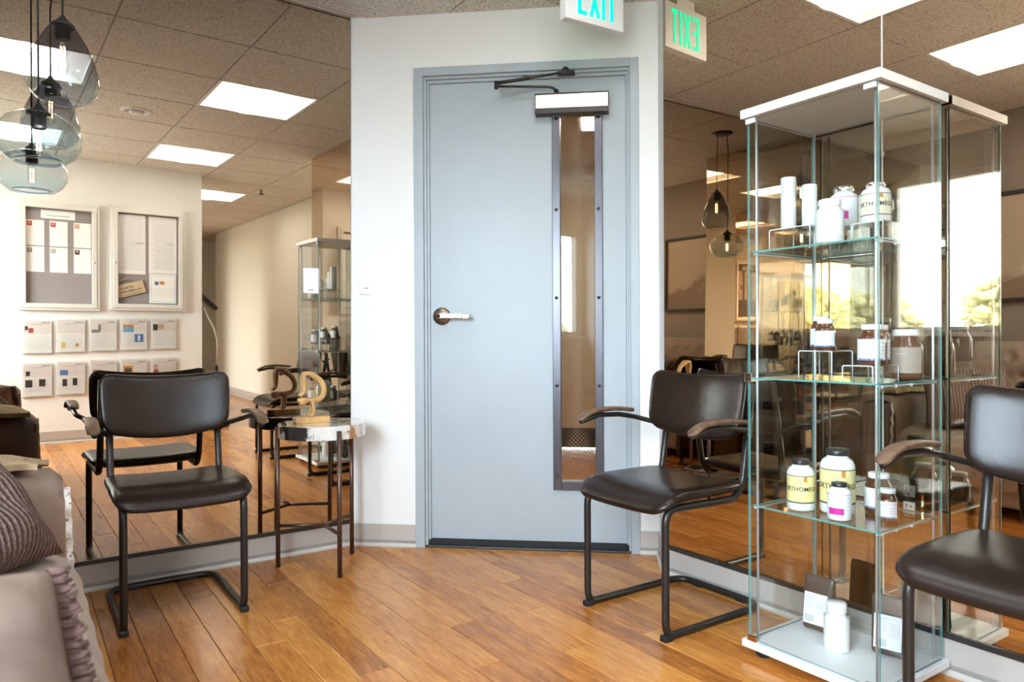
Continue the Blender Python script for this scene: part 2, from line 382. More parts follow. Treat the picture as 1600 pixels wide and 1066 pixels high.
def rrect(w, h, r, n=6):
    out = []
    for cx, cy_, a0 in ((w/2-r, h/2-r, 0), (-w/2+r, h/2-r, 90), (-w/2+r, -h/2+r, 180), (w/2-r, -h/2+r, 270)):
        for k in range(n+1):
            a = math.radians(a0+90*k/n); out.append((cx+r*math.cos(a), cy_+r*math.sin(a)))
    # extra points along the straight sides
    res = []
    for i in range(len(out)):
        p, q = out[i], out[(i+1) % len(out)]; res.append(p); d = math.dist(p, q)
        if d > 0.06:
            m = int(d/0.035)
            for k in range(1, m): res.append((p[0]+(q[0]-p[0])*k/m, p[1]+(q[1]-p[1])*k/m))
    return res
def tag(o, label=None, cat=None, group=None, kind=None):
    if label: o['label'] = label
    if cat: o['category'] = cat
    if group: o['group'] = group
    if kind: o['kind'] = kind
    return o
def thing(name, label, cat, loc=(0, 0, 0), rz=0.0, group=None):
    o = bpy.data.objects.new(name, None); COL.objects.link(o); o.empty_display_size = 0.1
    o.location = loc; o.rotation_euler = (0, 0, rz); return tag(o, label, cat, group)
def struct(name, mb, mats, label=None, parent=None, bevel=0.0):
    o = mb.build(name, mats, parent, bevel)
    if parent is None: tag(o, label, None, None, 'structure')
    return o
def sroot(name, label, loc=(0, 0, 0), rz=0.0):
    o = bpy.data.objects.new(name, None); COL.objects.link(o); o.location = loc; o.rotation_euler = (0, 0, rz)
    return tag(o, label, None, None, 'structure')
def copy_part(o, parent, loc=None):
    c = o.copy(); COL.objects.link(c); c.parent = parent
    if loc is not None: c.location = loc
    return c
def copy_tree(o, parent=None):
    c = o.copy(); COL.objects.link(c)
    if parent: c.parent = parent
    for ch in list(o.children): copy_tree(ch, c)
    return c
def text_polys(txt, size, align='CENTER', space=1.0):
    """triangulated flat lettering as (verts2d, faces)"""
    cu_ = bpy.data.curves.new('lettering', 'FONT'); cu_.body = txt; cu_.size = size; cu_.align_x = align; cu_.align_y = 'CENTER'
    cu_.space_character = space; cu_.resolution_u = 3; cu_.offset = size*0.018
    o = bpy.data.objects.new('lettering', cu_); COL.objects.link(o)
    dg = bpy.context.evaluated_depsgraph_get(); dg.update()
    me = o.evaluated_get(dg).to_mesh()
    vs = [(v.co.x, v.co.y) for v in me.vertices]; fs = [tuple(p.vertices) for p in me.polygons]
    o.evaluated_get(dg).to_mesh_clear(); bpy.data.objects.remove(o); bpy.data.curves.remove(cu_)
    return vs, fs

# ================================================================== THE SETTING
dvec = Vector((math.cos(PHI), math.sin(PHI))); nvec = Vector((math.sin(PHI), -math.cos(PHI)))   # along the door wall / into the room
WB, RET = 1.4032, 0.2533
B0 = (XA+dvec.x*WB, YL+dvec.y*WB); B1 = (B0[0]+nvec.x*RET, B0[1]+nvec.y*RET); B1 = (XR, B1[1])

# ---- floor of bamboo planks (boards run along Y)
PW, PL = 0.0953, 0.915
fl = MB().box((-1.3, -6.8, -0.06), (3.3, 3.35, -0.0125)); floor = struct('floor', fl, ['plenum'], 'glossy caramel bamboo plank floor')
pm = MB().box((-PW/2+0.0007, -PL/2+0.0007, -0.012), (PW/2-0.0007, PL/2-0.0007, 0)).mesh('plank', ['bamboo'])
bm = bmesh.new(); bm.from_mesh(pm); bmesh.ops.bevel(bm, geom=[e for e in bm.edges if all(v.co.z > -0.001 for v in e.verts)], offset=0.0012, segments=1, affect='EDGES'); bm.to_mesh(pm); bm.free()
rest = MB(); npl = 0
x = -1.3+PW/2; col_i = 0
while x < 3.25:
    off = (0.31*col_i+0.13*random.random()) % 1.0*PL
    y = -6.7-PL+off
    while y < 3.6:
        if y > -6.6:
            near = (-0.12 < x < 2.45) and y > -1.3
            # nothing of the boards under the door corner's far side
            if near and (x-XA)*nvec.x+(y-YL)*nvec.y > -0.75 and y < 3.6:
                p = bpy.data.objects.new('plank', pm); COL.objects.link(p); p.parent = floor; p.location = (x, y, 0); npl += 1
            elif y < 3.4:
                rest.box((x-PW/2+0.0007, y-PL/2+0.0007, -0.012), (x+PW/2-0.0007, y+PL/2-0.0007, 0))
        y += PL
    x += PW; col_i += 1
ro = rest.build('plank_field', ['bamboo'], floor, weld=False); ro['kind'] = 'stuff'

# ---- ceiling: lay-in tiles on a white grid
T = 0.6096; GX, GY = 1.0146, 2.519
ceil = struct('ceiling', MB().box((-1.3, -6.8, 2.62), (3.3, 3.5, 2.70)), ['plenum'], 'suspended ceiling of speckled acoustic tiles')
tm = MB().box((-T/2+0.0045, -T/2+0.0045, -0.006), (T/2-0.0045, T/2-0.0045, 0.012)).mesh('ceiling_tile', ['acoustic'])
LIGHTS = {(0, 1), (-2, 1), (0, 4), (-2, 4), (1, 7), (0, 10)}      # (column, row) cells holding troffers
tees = []
for i in range(-4, 4):
    for j in range(-1, 15):
        cx = GX+(i+0.5)*T; cy_ = GY-(j+0.5)*T
        if cx < -1.2 or cx > 3.2 or (i, j) in LIGHTS: continue
        # keep the tiles on the room side of the door wall
        if (cx-XA)*nvec.x+(cy_-YL)*nvec.y < -0.42 and cy_ > 1.6: continue
        p = bpy.data.objects.new('ceiling_tile', tm); COL.objects.link(p); p.parent = ceil; p.location = (cx, cy_, H)
for i in range(-3, 5):
    xx = GX+i*T
    if -1.1 < xx < 3.0:
        MB().box((xx-0.0115, -6.6, H+0.001), (xx+0.0115, 3.3 if xx < XA+0.2 else 2.7, H+0.03)).build('ceiling_tee', ['tee_grey'], ceil)
for j in range(-1, 15):
    yy = GY-j*T
    MB().box((-1.1, yy-0.0115, H+0.001), (2.95, yy+0.0115, H+0.03)).build('cross_tee', ['tee_grey'], ceil)
# white wall angle along the left wall and the door wall
MB().box((-0.5, YL-0.045, H-0.004), (XA, YL+0.02, H+0.02)).build('wall_angle', ['tee_white'], ceil)
MB().prism([(XA, YL), B0, (B0[0]+nvec.x*0.02, B0[1]+nvec.y*0.02), (XA+nvec.x*0.02, YL+nvec.y*0.02)], H-0.003, H+0.02).build('wall_angle', ['tee_white'], ceil)
# round flush detector and sprinkler on the ceiling
t = thing('ceiling_speaker', 'round white flush fitting on the ceiling tiles', 'ceiling fitting', (0.735, 0.929, H))
MB().lathe([(0.095, 0.002), (0.098, -0.006), (0.09, -0.012), (0.072, -0.013), (0.066, -0.006), (0.0, -0.006)]).build('rim', ['white_plastic'], t)
MB().lathe([(0.045, -0.006), (0.045, -0.02), (0.03, -0.026), (0, -0.026)]).build('cap', ['white_plastic'], t)
t = thing('fire_sprinkler', 'small dark sprinkler head on the hallway ceiling', 'sprinkler', (2.263, -1.386, H))
MB().lathe([(0.035, 0.0), (0.03, -0.008), (0.0, -0.008)]).build('escutcheon', ['brushed'], t)
MB().cyl((0, 0, -0.006), (0, 0, -0.05), 0.008).lathe([(0.03, -0.05), (0.03, -0.054), (0, -0.054)]).build('head', ['bronze_dark'], t)

def troffer(i, j, label, lens='troffer_lens'):
    t = thing('ceiling_light', label, 'ceiling light', (GX+(i+0.5)*T, GY-(j+0.5)*T, H), 0, 'square ceiling lights'); a = T/2-0.004
    f = MB()
    for lo, hi in (((-a, -a), (a, -a+0.02)), ((-a, a-0.02), (a, a)), ((-a, -a+0.02), (-a+0.02, a-0.02)), ((a-0.02, -a+0.02), (a, a-0.02))):
        f.box((lo[0], lo[1], -0.006), (hi[0], hi[1], 0.004))
    f.build('frame', ['troffer_white'], t)
    # curved white reflector rising from the frame to the middle, and the lens basket
    r = MB()
    for s in (-1, 1):
        r.grid(lambda u, v, s=s: (s*(0.285-0.165*u), -0.285+0.57*v, 0.002+0.085*math.sin(u*math.pi/2)), 10, 1)
    r.box((-0.285, 0.284, 0.0), (0.285, 0.29, 0.10)).box((-0.285, -0.29, 0.0), (0.285, -0.284, 0.10)).box((-0.29, -0.29, 0.095), (0.29, 0.29, 0.10))
    r.build('reflector', ['troffer_white'], t, weld=False)
    MB().grid(lambda u, v: (0.125*math.cos(math.pi*(1-u)), -0.28+0.56*v, 0.046-0.056*math.sin(math.pi*u)), 16, 1).build('lens', [lens], t, weld=False)
    return t
troffer(0, 1, 'square ceiling light nearest the door')
troffer(-2, 1, 'square ceiling light above the glass pendants')
troffer(0, 4, 'square ceiling light in front of the notice boards')
troffer(-2, 4, 'square ceiling light beside the window')
troffer(1, 7, 'square ceiling light at the mouth of the hallway', 'hall_lens')
troffer(0, 10, 'square ceiling light deep in the hallway', 'hall_lens')

# ---- left wall with its leaning bronze mirror
def ymir(x, z): return YL+SKEW*(x-XA)-LEAN*z
struct('wall_left', MB().prism([(-1.2, YL+0.03), (XA+0.06, YL+0.03), (XA+0.12, YL+0.16), (-1.2, YL+0.16)], 0, 2.7), ['wall_white'], 'wall behind the left mirror')
HB = 0.101
mr = thing('wall_mirror', 'bronze tinted wall mirror behind the chair and side table left of the door', 'mirror', (XA, YL, 0))
mx0, mx1 = -0.42, XA
def slab(x0, x1, z0, z1, off, th):
    v = []
    for (x, z) in ((x0, z0), (x1, z0), (x1, z1), (x0, z1)): v.append((x-XA, ymir(x, z)-YL-off, z))
    for (x, z) in ((x0, z0), (x1, z0), (x1, z1), (x0, z1)): v.append((x-XA, ymir(x, z)-YL-off+th, z))
    return v, [(0, 1, 2, 3), (7, 6, 5, 4), (0, 4, 5, 1), (1, 5, 6, 2), (2, 6, 7, 3), (3, 7, 4, 0)]
MB().add(*slab(mx0, mx1-0.001, HB+0.004, H+0.06, 0.0, 0.006)).build('mirror_panel', ['mirror'], mr, weld=False)
MB().add(*slab(mx0, mx1-0.001, HB, HB+0.017, 0.006, 0.010)).build('bottom_channel', ['channel'], mr, weld=False)
# baseboards: coved vinyl with a paler toe
def coved(name, p0, p1, nrm, label):
    """along p0->p1, standing proud towards nrm"""
    P0, P1, n = Vector(p0), Vector(p1), Vector(nrm).normalized()
    prof = [(0.0, 0.0), (0.016, 0.0), (0.016, 0.006), (0.009, 0.016), (0.006, 0.03), (0.006, HB), (0.0, HB)]
    def run(a, b, lo, hi):
        mb = MB(); k = len(prof[lo:hi]); vs = [(P0.x+n.x*o, P0.y+n.y*o, z) for o, z in prof[lo:hi]]+[(P1.x+n.x*o, P1.y+n.y*o, z) for o, z in prof[lo:hi]]
        fs = [(i, i+1, k+i+1, k+i) for i in range(k-1)]+[tuple(range(k)), tuple(range(k, 2*k))[::-1]]
        return mb.add(vs, fs)
    o = struct(name, run(0, 0, 3, 7), ['cove_base'], label)
    run(0, 0, 0, 5).build('toe', ['cove_toe'], o, weld=False)
    return o
coved('baseboard_left', (-0.45, ymir(-0.45, 0)+0.004), (XA, YL+0.004), (0, -1), 'taupe coved base under the left mirror')
coved('baseboard_door', (XA, YL), (XA+dvec.x*0.31, YL+dvec.y*0.31), nvec, 'taupe coved base left of the door')
coved('baseboard_return', (XA+dvec.x*1.318, YL+dvec.y*1.318), B0, nvec, 'taupe coved base right of the door')
coved('baseboard_corner', B0, B1, (-dvec.x, -dvec.y), 'taupe coved base on the short return wall')
coved('baseboard_right', (XR+0.004, B1[1]), (XR+0.004, YM), (-1, 0), 'taupe coved base under the right mirror')

# ---- door wall
wd = MB()
def dl(s, y): return (XA+dvec.x*s-nvec.x*y, YL+dvec.y*s-nvec.y*y)     # door-local (along, into the wall) -> world
wd.prism([dl(0, 0), dl(0.325, 0), dl(0.325, 0.14), dl(-0.1, 0.14)], 0, 2.7)
wd.prism([dl(1.302, 0), dl(WB, 0), dl(WB, 0.14), dl(1.302, 0.14)], 0, 2.7)
wd.prism([dl(0.325, 0), dl(1.302, 0), dl(1.302, 0.14), dl(0.325, 0.14)], 2.168, 2.7)
struct('wall_door', wd, ['wall_white'], 'white wall around the blue grey door')
struct('wall_return', MB().prism([B0, B1, (XR+0.30, B1[1]), (XR+0.30, B0[1]+0.15), dl(WB, 0.14)], 0, 2.7), ['wall_white'], 'short white return wall beside the right mirror')
# ---- right wall and mirror (two panes with a pale seam)
struct('wall_right', MB().box((XR+0.008, YM, 0), (XR+0.14, B1[1], 2.7)), ['wall_cream'], 'wall carrying the right mirror')
mr2 = thing('wall_mirror', 'bronze tinted wall mirror behind the glass display cabinet right of the door', 'mirror', (XR, 1.17, 0))
MB().box((0, -1.17+YM, HB+0.004), (0.006, -0.0012, H+0.06)).build('mirror_panel', ['mirror_right'], mr2, weld=False)
MB().box((0, 0.0012, HB+0.004), (0.006, B1[1]-1.17-0.0005, H+0.06)).build('mirror_panel', ['mirror_right'], mr2, weld=False)
MB().box((-0.0006, -0.0022, HB+0.02), (0.005, 0.0022, H+0.05)).build('seam', ['seam'], mr2, weld=False)
MB().box((-0.006, -1.17+YM, HB), (0.004, B1[1]-1.17, HB+0.017)).build('bottom_channel', ['channel'], mr2, weld=False)
# ---- hallway and the rest of the room (seen in the mirrors)
struct('wall_hall_end', MB().box((XR+0.008, YM-0.001, 0), (XH1+0.1, YM+0.12, 2.7)), ['wall_cream'], 'end face of the right mirror wall')
struct('wall_hall_right', MB().box((XH1, -5.55, 0), (XH1+0.12, YM, 2.7)), ['wall_cream'], 'long cream hallway wall')
hl = MB().box((XH0-0.12, -3.45, 0), (XH0, YB-0.12, 2.7)).box((XH0-0.12, -6.7, 0), (XH0, -4.65, 2.7)).box((XH0-0.12, -4.65, 2.1), (XH0, -3.45, 2.7))
struct('wall_hall_left', hl, ['wall_cream'], 'hallway wall with a daylit opening')
struct('wall_hall_back', MB().box((XH0-0.1, -6.75, 0), (3.4, -6.6, 2.7)), ['wall_cream'], 'far end of the hallway')
struct('wall_hall_niche', MB().box((3.2, -6.7, 0), (3.3, -5.4, 2.7)).box((XH1, -5.6, 0), (3.3, -5.55, 2.7)), ['wall_cream'], 'niche at the hallway end')
struct('wall_side_room', MB().box((-1.1, -5.0, 0), (-1.0, -4.55, 2.7)).box((-1.1, -3.55, 0), (-1.0, -3.1, 2.7)).box((-1.1, -4.55, 0), (-1.0, -3.55, 0.5)).box((-1.1, -4.55, 2.2), (-1.0, -3.55, 2.7)).box((-1.0, -3.2, 0), (XH0-0.12, -3.1, 2.7)).box((-1.0, -5.0, 0), (XH0-0.12, -4.9, 2.7)), ['wall_cream'], 'side room off the hallway')
portal('hall_daylight', (-1.06, -4.05, 1.35), (0, -math.pi/2, 0), 1.7, 1.0)
struct('wall_boards', MB().box((XO-0.12, YB-0.12, 0), (XH0, YB, 2.7)), ['wall_white'], 'white wall with the notice boards')
coved('baseboard_boards', (XO, YB), (XH0, YB), (0, 1), 'taupe coved base below the notice boards')
coved('baseboard_hall', (XH1, YM), (XH1, -5.55), (-1, 0), 'taupe coved base along the hallway')
# taupe wall with the window
wo = MB()
wo.box((XO-0.14, WIN_Y1, 0), (XO, YL+0.16, 2.7)).box((XO-0.14, YB-0.12, 0), (XO, WIN_Y0, 2.7))
wo.box((XO-0.14, WIN_Y0, 0), (XO, WIN_Y1, WIN_Z0)).box((XO-0.14, WIN_Y0, WIN_Z1), (XO, WIN_Y1, 2.7))
struct('wall_window', wo, ['wall_taupe'], 'taupe wall with the window behind the sofa')
w = sroot('window_1', 'wide daylit window over the end of the sofa', (XO, (WIN_Y0+WIN_Y1)/2, WIN_Z0))
hw = (WIN_Y1-WIN_Y0)/2; hh = WIN_Z1-WIN_Z0
fr = MB().box((-0.09, -hw, 0), (-0.04, -hw+0.04, hh)).box((-0.09, hw-0.04, 0), (-0.04, hw, hh)).box((-0.09, -hw, 0), (-0.04, hw, 0.04)).box((-0.09, -hw, hh-0.04), (-0.04, hw, hh))
fr.build('window_frame', ['window_frame'], w)
MB().box((-0.07, -hw+0.04, 0.04), (-0.066, hw-0.04, hh-0.04)).build('window_pane', ['window_glass'], w)
MB().box((-0.04, -hw-0.02, -0.03), (0.035, hw+0.02, 0.0)).build('window_sill', ['white_lam'], w, 0.004)
# mirror clad pier in the corner by the sofa
pr = thing('wall_mirror', 'mirror clad pier in the corner beyond the sofa', 'mirror', (-0.42, 2.20, 0))
MB().box((-0.59, 0.006, 0), (-0.006, 0.97, 2.55)).build('pier', ['wall_taupe'], pr)
MB().box((-0.006, 0.0, HB), (0.0, 0.94, 2.5)).build('mirror_panel', ['mirror'], pr)
MB().box((-0.59, 0.0, HB), (-0.006, 0.006, 2.5)).build('mirror_panel', ['mirror'], pr)
# corridor beyond the door
cor = MB().prism([dl(-1.6, 3.1), dl(3.4, 3.1), dl(3.4, 3.25), dl(-1.6, 3.25)], 0, 2.7).prism([dl(-1.6, 0.14), dl(-1.5, 0.14), dl(-1.5, 3.2), dl(-1.6, 3.2)], -0.05, 2.7).prism([dl(3.3, 0.14), dl(3.4, 0.14), dl(3.4, 3.2), dl(3.3, 3.2)], -0.05, 2.7).prism([dl(-1.6, 0.141), dl(0.32, 0.141), dl(0.32, 0.20), dl(-1.6, 0.20)], -0.05, 2.7).prism([dl(1.31, 0.141), dl(3.4, 0.141), dl(3.4, 0.20), dl(1.31, 0.20)], -0.05, 2.7)
struct('wall_corridor', cor, ['wall_tan'], 'tan corridor wall beyond the door glass')
struct('baseboard_corridor', MB().prism([dl(-1.5, 3.085), dl(3.3, 3.085), dl(3.3, 3.1), dl(-1.5, 3.1)], 0, 0.17), ['black_base'], 'black base of the corridor wall')
struct('floor_corridor', MB().prism([dl(-1.6, 0.10), dl(3.4, 0.10), dl(3.4, 3.25), dl(-1.6, 3.25)], -0.08, -0.0126), ['bamboo'], 'corridor floor beyond the door')
struct('ceiling_corridor', MB().prism([dl(-1.6, 0.14), dl(3.4, 0.14), dl(3.4, 3.25), dl(-1.6, 3.25)], 2.45, 2.5), ['acoustic'], 'corridor ceiling beyond the door')
t = thing('ceiling_light', 'ceiling light in the corridor beyond the door', 'ceiling light', (*dl(1.3, 1.7), 2.449), PHI)
MB().box((-0.3, -0.3, -0.012), (0.3, 0.3, 0.0)).build('frame', ['troffer_white'], t); MB().box((-0.27, -0.27, -0.016), (0.27, 0.27, -0.0125)).build('lens', ['corridor_lens'], t)
# outdoors
struct('ground', MB().box((-90, -70, -6.1), (-1.4, 70, -6.0)), ['ground'], 'ground outside the window')
def tree(x, y, h, seed):
    rnd = random.Random(seed); t = thing('tree', 'pale olive tree outside the window', 'tree', (x, y, -6.0), 0, 'trees outside the window')
    MB().tube([(0, 0, 0), (0.1, 0.1, h*0.35), (0, -0.1, h*0.7)], 0.25, 8, r1=0.1).build('trunk', ['trunk'], t)
    f = MB()
    for k in range(420):
        a = rnd.uniform(0, 6.28); q = rnd.random()**0.5; e = rnd.uniform(-1, 1)
        r = h*0.30*q*math.sqrt(max(0.0, 1-e*e)); z = h*0.68+h*0.32*e*(0.6+0.4*q)
        f.ball((r*math.cos(a), r*math.sin(a), z), rnd.uniform(0.18, 0.42), 5, 3, sc=(1.3, 1.3, 0.7))
    f.build('crown', ['leaf'], t, weld=False)
for k, (x_, y_, h_) in enumerate(((-33, -19, 9.2), (-36, -13, 10.0), (-31, -9, 8.6), (-38, -24, 10.4), (-30, -27, 9.0), (-35, -3, 9.4), (-32, 5, 9.0), (-37, 12, 10.2))): tree(x_, y_, h_, k)

# ================================================================== DOOR
d = sroot('door_1', 'blue grey metal door with a tall narrow wired glass light', (XA, YL, 0), PHI)
# frame: face trim with stepped stops (local x along the wall, -y into the room)
def jamb(parent):
    m = MB()
    m.box((0.309, -0.012, 0), (0.352, 0.15, 2.183)).box((1.281, -0.012, 0), (1.318, 0.15, 2.183)).box((0.352, -0.012, 2.145), (1.281, 0.15, 2.183))
    return m.build('door_frame', ['door_paint'], parent, 0.0015)
jamb(d)
st = MB().box((0.352, 0.006, 0), (0.363, 0.15, 2.145)).box((1.272, 0.006, 0), (1.281, 0.15, 2.145)).box((0.363, 0.006, 2.134), (1.272, 0.15, 2.145))
st.box((0.363, 0.022, 0.03), (0.373, 0.15, 2.134)).box((1.264, 0.022, 0.03), (1.272, 0.15, 2.134)).box((0.373, 0.022, 2.120), (1.264, 0.15, 2.134))
st.build('door_stop', ['door_paint'], d, 0.001)
LX0, LX1, GX0, GX1, GZ0, GZ1 = 0.374, 1.263, 0.972, 1.124, 0.307, 1.955
lf = MB().box((LX0, 0.034, 0.033), (GX0, 0.078, 2.119)).box((GX1, 0.034, 0.033), (LX1, 0.078, 2.119)).box((GX0, 0.034, 0.033), (GX1, 0.078, GZ0)).box((GX0, 0.034, GZ1), (GX1, 0.078, 2.119))
leaf = lf.build('door_leaf', ['door_paint'], d)
MB().box((LX0-0.002, 0.030, 0.008), (LX1+0.002, 0.080, 0.034)).build('door_sweep', ['rubber'], d)
MB().box((0.352, -0.005, 0.0), (1.281, 0.15, 0.009)).build('threshold', ['channel'], d, 0.002)
# vision light: bronze frame, wired glass, screws
vf = MB().box((0.936, 0.016, 0.269), (GX0, 0.034, 1.969)).box((GX1, 0.016, 0.269), (1.160, 0.034, 1.969)).box((GX0, 0.016, 0.269), (GX1, 0.034, GZ0)).box((GX0, 0.016, GZ1), (GX1, 0.034, 1.969))
vf = vf.build('light_frame', ['bronze_frame'], d, 0.002)
sm = MB().lathe([(0.0075, 0), (0.0075, 0.0025), (0.004, 0.0042), (0, 0.0042)], n=12).mesh('screw', ['bronze_dark'])
for z in (1.935, 1.527, 1.132, 0.738, 0.335):
    for s in (0.954, 1.142):
        o = bpy.data.objects.new('screw', sm); COL.objects.link(o); o.parent = vf; o.location = (s, 0.016, z); o.rotation_euler = (math.pi/2, 0, 0)
MB().box((GX0, 0.052, GZ0), (GX1, 0.057, GZ1)).build('glass_pane', ['wired_glass'], d)
wm = MB(); z = GZ0-0.16; ww = GX1-GX0
while z < GZ1+0.16:
    for sg in (1, -1):
        # clip each diagonal wire to the pane
        pts = []
        for k in range(2):
            pass
        xa, za, xb, zb = GX0, z, GX1, z+sg*ww
        def clip(xa, za, xb, zb):
            ts = [0.0, 1.0]
            dz = zb-za
            t0 = (GZ0-za)/dz; t1 = (GZ1-za)/dz
            lo, hi = max(0, min(t0, t1)), min(1, max(t0, t1))
            return lo, hi
        lo, hi = clip(xa, za, xb, zb)
        if hi > lo:
            p = (xa+(xb-xa)*lo, 0.0545, za+(zb-za)*lo); q = (xa+(xb-xa)*hi, 0.0545, za+(zb-za)*hi)
            wm.tube([p, q], 0.0005, 4)
    z += 0.018
o = wm.build('wire_mesh', ['brushed'], d, weld=False); o['kind'] = 'stuff'
# closer with its folded arm
cl = MB().box((0.866, -0.030, 1.968), (1.186, 0.030, 2.030)).build('closer_body', ['brushed'], d, 0.002)
MB().box((0.864, -0.032, 2.030), (1.188, 0.033, 2.035)).build('closer_top', ['bronze_dark'], cl)
MB().box((0.864, -0.026, 1.948), (1.188, 0.033, 1.968)).build('closer_bracket', ['bronze_dark'], cl)
MB().cyl((0.958, -0.005, 2.033), (0.958, -0.005, 2.052), 0.011).ball((0.958, -0.005, 2.054), 0.008).build('pivot', ['bronze_dark'], cl)
MB().tube([(0.955, -0.012, 2.052), (0.945, -0.016, 2.062), (0.925, -0.02, 2.066), (0.70, -0.075, 2.060)], 0.0055, 10, 0.012).build('closer_arm', ['bronze_dark'], cl)
MB().cyl((0.698, -0.076, 2.048), (0.698, -0.076, 2.082), 0.009).build('elbow', ['bronze_dark'], cl)
fa = MB().tube([(0.70, -0.074, 2.074), (0.84, -0.050, 2.098)], 0.008, 10).tube([(0.80, -0.056, 2.092), (0.98, -0.030, 2.122)], 0.0055, 10).box((0.815, -0.062, 2.094), (0.835, -0.042, 2.108))
fa.build('forearm', ['bronze_dark'], cl)
MB().box((0.965, -0.034, 2.120), (1.040, 0.006, 2.130)).lathe([(0.016, 0), (0.016, 0.012), (0.010, 0.022), (0, 0.022)], (1.0, -0.018, 2.128)).build('frame_shoe', ['bronze_dark'], cl)
# lever handle
lv = MB().tube([(0.427, 0.034, 1.054), (0.427, 0.024, 1.054), (0.427, 0.020, 1.054)], 0.04, 28, radii=[0.040, 0.040, 0.034]).build('handle_rose', ['rose_bronze'], d)
MB().tube([(0.427, 0.022, 1.054), (0.427, -0.030, 1.054)], 0.013, 20).build('spindle', ['satin_nickel'], lv)
h = MB().box((0.418, -0.044, 1.042), (0.535, -0.030, 1.066)).box((0.530, -0.038, 1.040), (0.566, -0.026, 1.062))
h.build('lever', ['satin_nickel'], lv, 0.004)
MB().tube([(0.427, -0.0442, 1.054), (0.427, -0.047, 1.054)], 0.009, 18).build('keyway', ['bronze_dark'], lv)

# wall plates
def rocker(name, label, loc, rz, sw=True):
    t = thing(name, label, 'switch', loc, rz)
    MB().box((-0.035, -0.006, -0.057), (0.035, 0, 0.057)).build('plate', ['white_plastic'], t, 0.003)
    if sw: MB().box((-0.016, -0.009, -0.033), (0.016, -0.005, 0.033)).build('rocker', ['white_plastic'], t, 0.002)
    MB().box((-0.010, -0.0095 if sw else -0.0068, -0.043 if not sw else -0.030), (0.010, -0.0085 if sw else -0.0058, -0.039 if not sw else -0.026)).build('marking', ['grey_mark'], t)
    return t
rocker('light_switch', 'white rocker light switch on the wall left of the door', (XA+dvec.x*0.081, YL+dvec.y*0.081, 1.213), PHI)
zz = 1.212; xx = 1.085
t = rocker('blank_plate', 'white blank plate fixed on the left mirror', (xx, ymir(xx, zz)-0.0005, zz), 0, False); t['category'] = 'wall plate'
t = thing('power_outlet', 'power outlet with a white lower socket set in the right mirror', 'outlet', (XR-0.0005, 1.09, 0.478), -math.pi/2)
MB().box((-0.035, -0.005, -0.057), (0.035, 0, 0.057)).build('plate', ['mirror_right'], t)
for z, mt in ((0.021, 'bronze_plate'), (-0.028, 'white_plastic')):
    s = MB().box((-0.017, -0.0075, z-0.017), (0.017, -0.004, z+0.017)).build('socket', [mt], t, 0.003)
    MB().box((-0.008, -0.008, z+0.001), (-0.005, -0.007, z+0.010)).box((0.005, -0.008, z+0.002), (0.008, -0.007, z+0.009)).box((-0.003, -0.008, z-0.011), (0.003, -0.007, z-0.006)).build('slot', ['ink'], s)

# exit sign hung from the ceiling
ex = thing('exit_sign', 'white hanging sign reading EXIT in green letters', 'exit sign', (1.90, 2.195, 2.19), R_(-4))
MB().box((-0.143, -0.02, 0), (0.143, 0.02, 0.20)).build('housing', ['exit_white'], ex, 0.003)
MB().box((-0.06, -0.018, 0.20), (0.06, 0.018, H-2.19)).build('canopy', ['exit_white'], ex, 0.003)
def strokes(ch, x, w, h, t, y0, y1):
    m = MB()
    def bar(ax, az, bx, bz):
        dx, dz = bx-ax, bz-az; L_ = math.hypot(dx, dz); nx, nz = -dz/L_*t/2, dx/L_*t/2
        vs = [(ax+nx, y, az+nz) for y in (y0, y1)]+[(ax-nx, y, az-nz) for y in (y0, y1)]+[(bx+nx, y, bz+nz) for y in (y0, y1)]+[(bx-nx, y, bz-nz) for y in (y0, y1)]
        m.add(vs, [(0, 2, 6, 4), (1, 5, 7, 3), (0, 4, 5, 1), (2, 3, 7, 6), (0, 1, 3, 2), (4, 6, 7, 5)])
    if ch == 'E':
        bar(x+t/2, 0, x+t/2, h)
        for z in (t/2, h/2, h-t/2): bar(x, z, x+w, z)
    if ch == 'X': bar(x+t*.55, 0, x+w-t*.55, h); bar(x+w-t*.55, 0, x+t*.55, h)
    if ch == 'I': bar(x+w/2, 0, x+w/2, h)
    if ch == 'T': bar(x+w/2, 0, x+w/2, h); bar(x, h-t/2, x+w, h-t/2)
    return m
for side in (-1, 1):
    for ch, x0, w_ in (('E', -0.085, 0.042), ('X', -0.030, 0.052), ('I', 0.030, 0.018), ('T', 0.058, 0.046)):
        m = strokes(ch, x0, w_, 0.145, 0.015, -0.0225, -0.0195)
        if side == 1: m.v = [(-a, -b, c) for a, b, c in m.v]
        m.v = [(a, b, c+0.028) for a, b, c in m.v]
        o = m.build('letter', ['exit_green'], ex, weld=False)

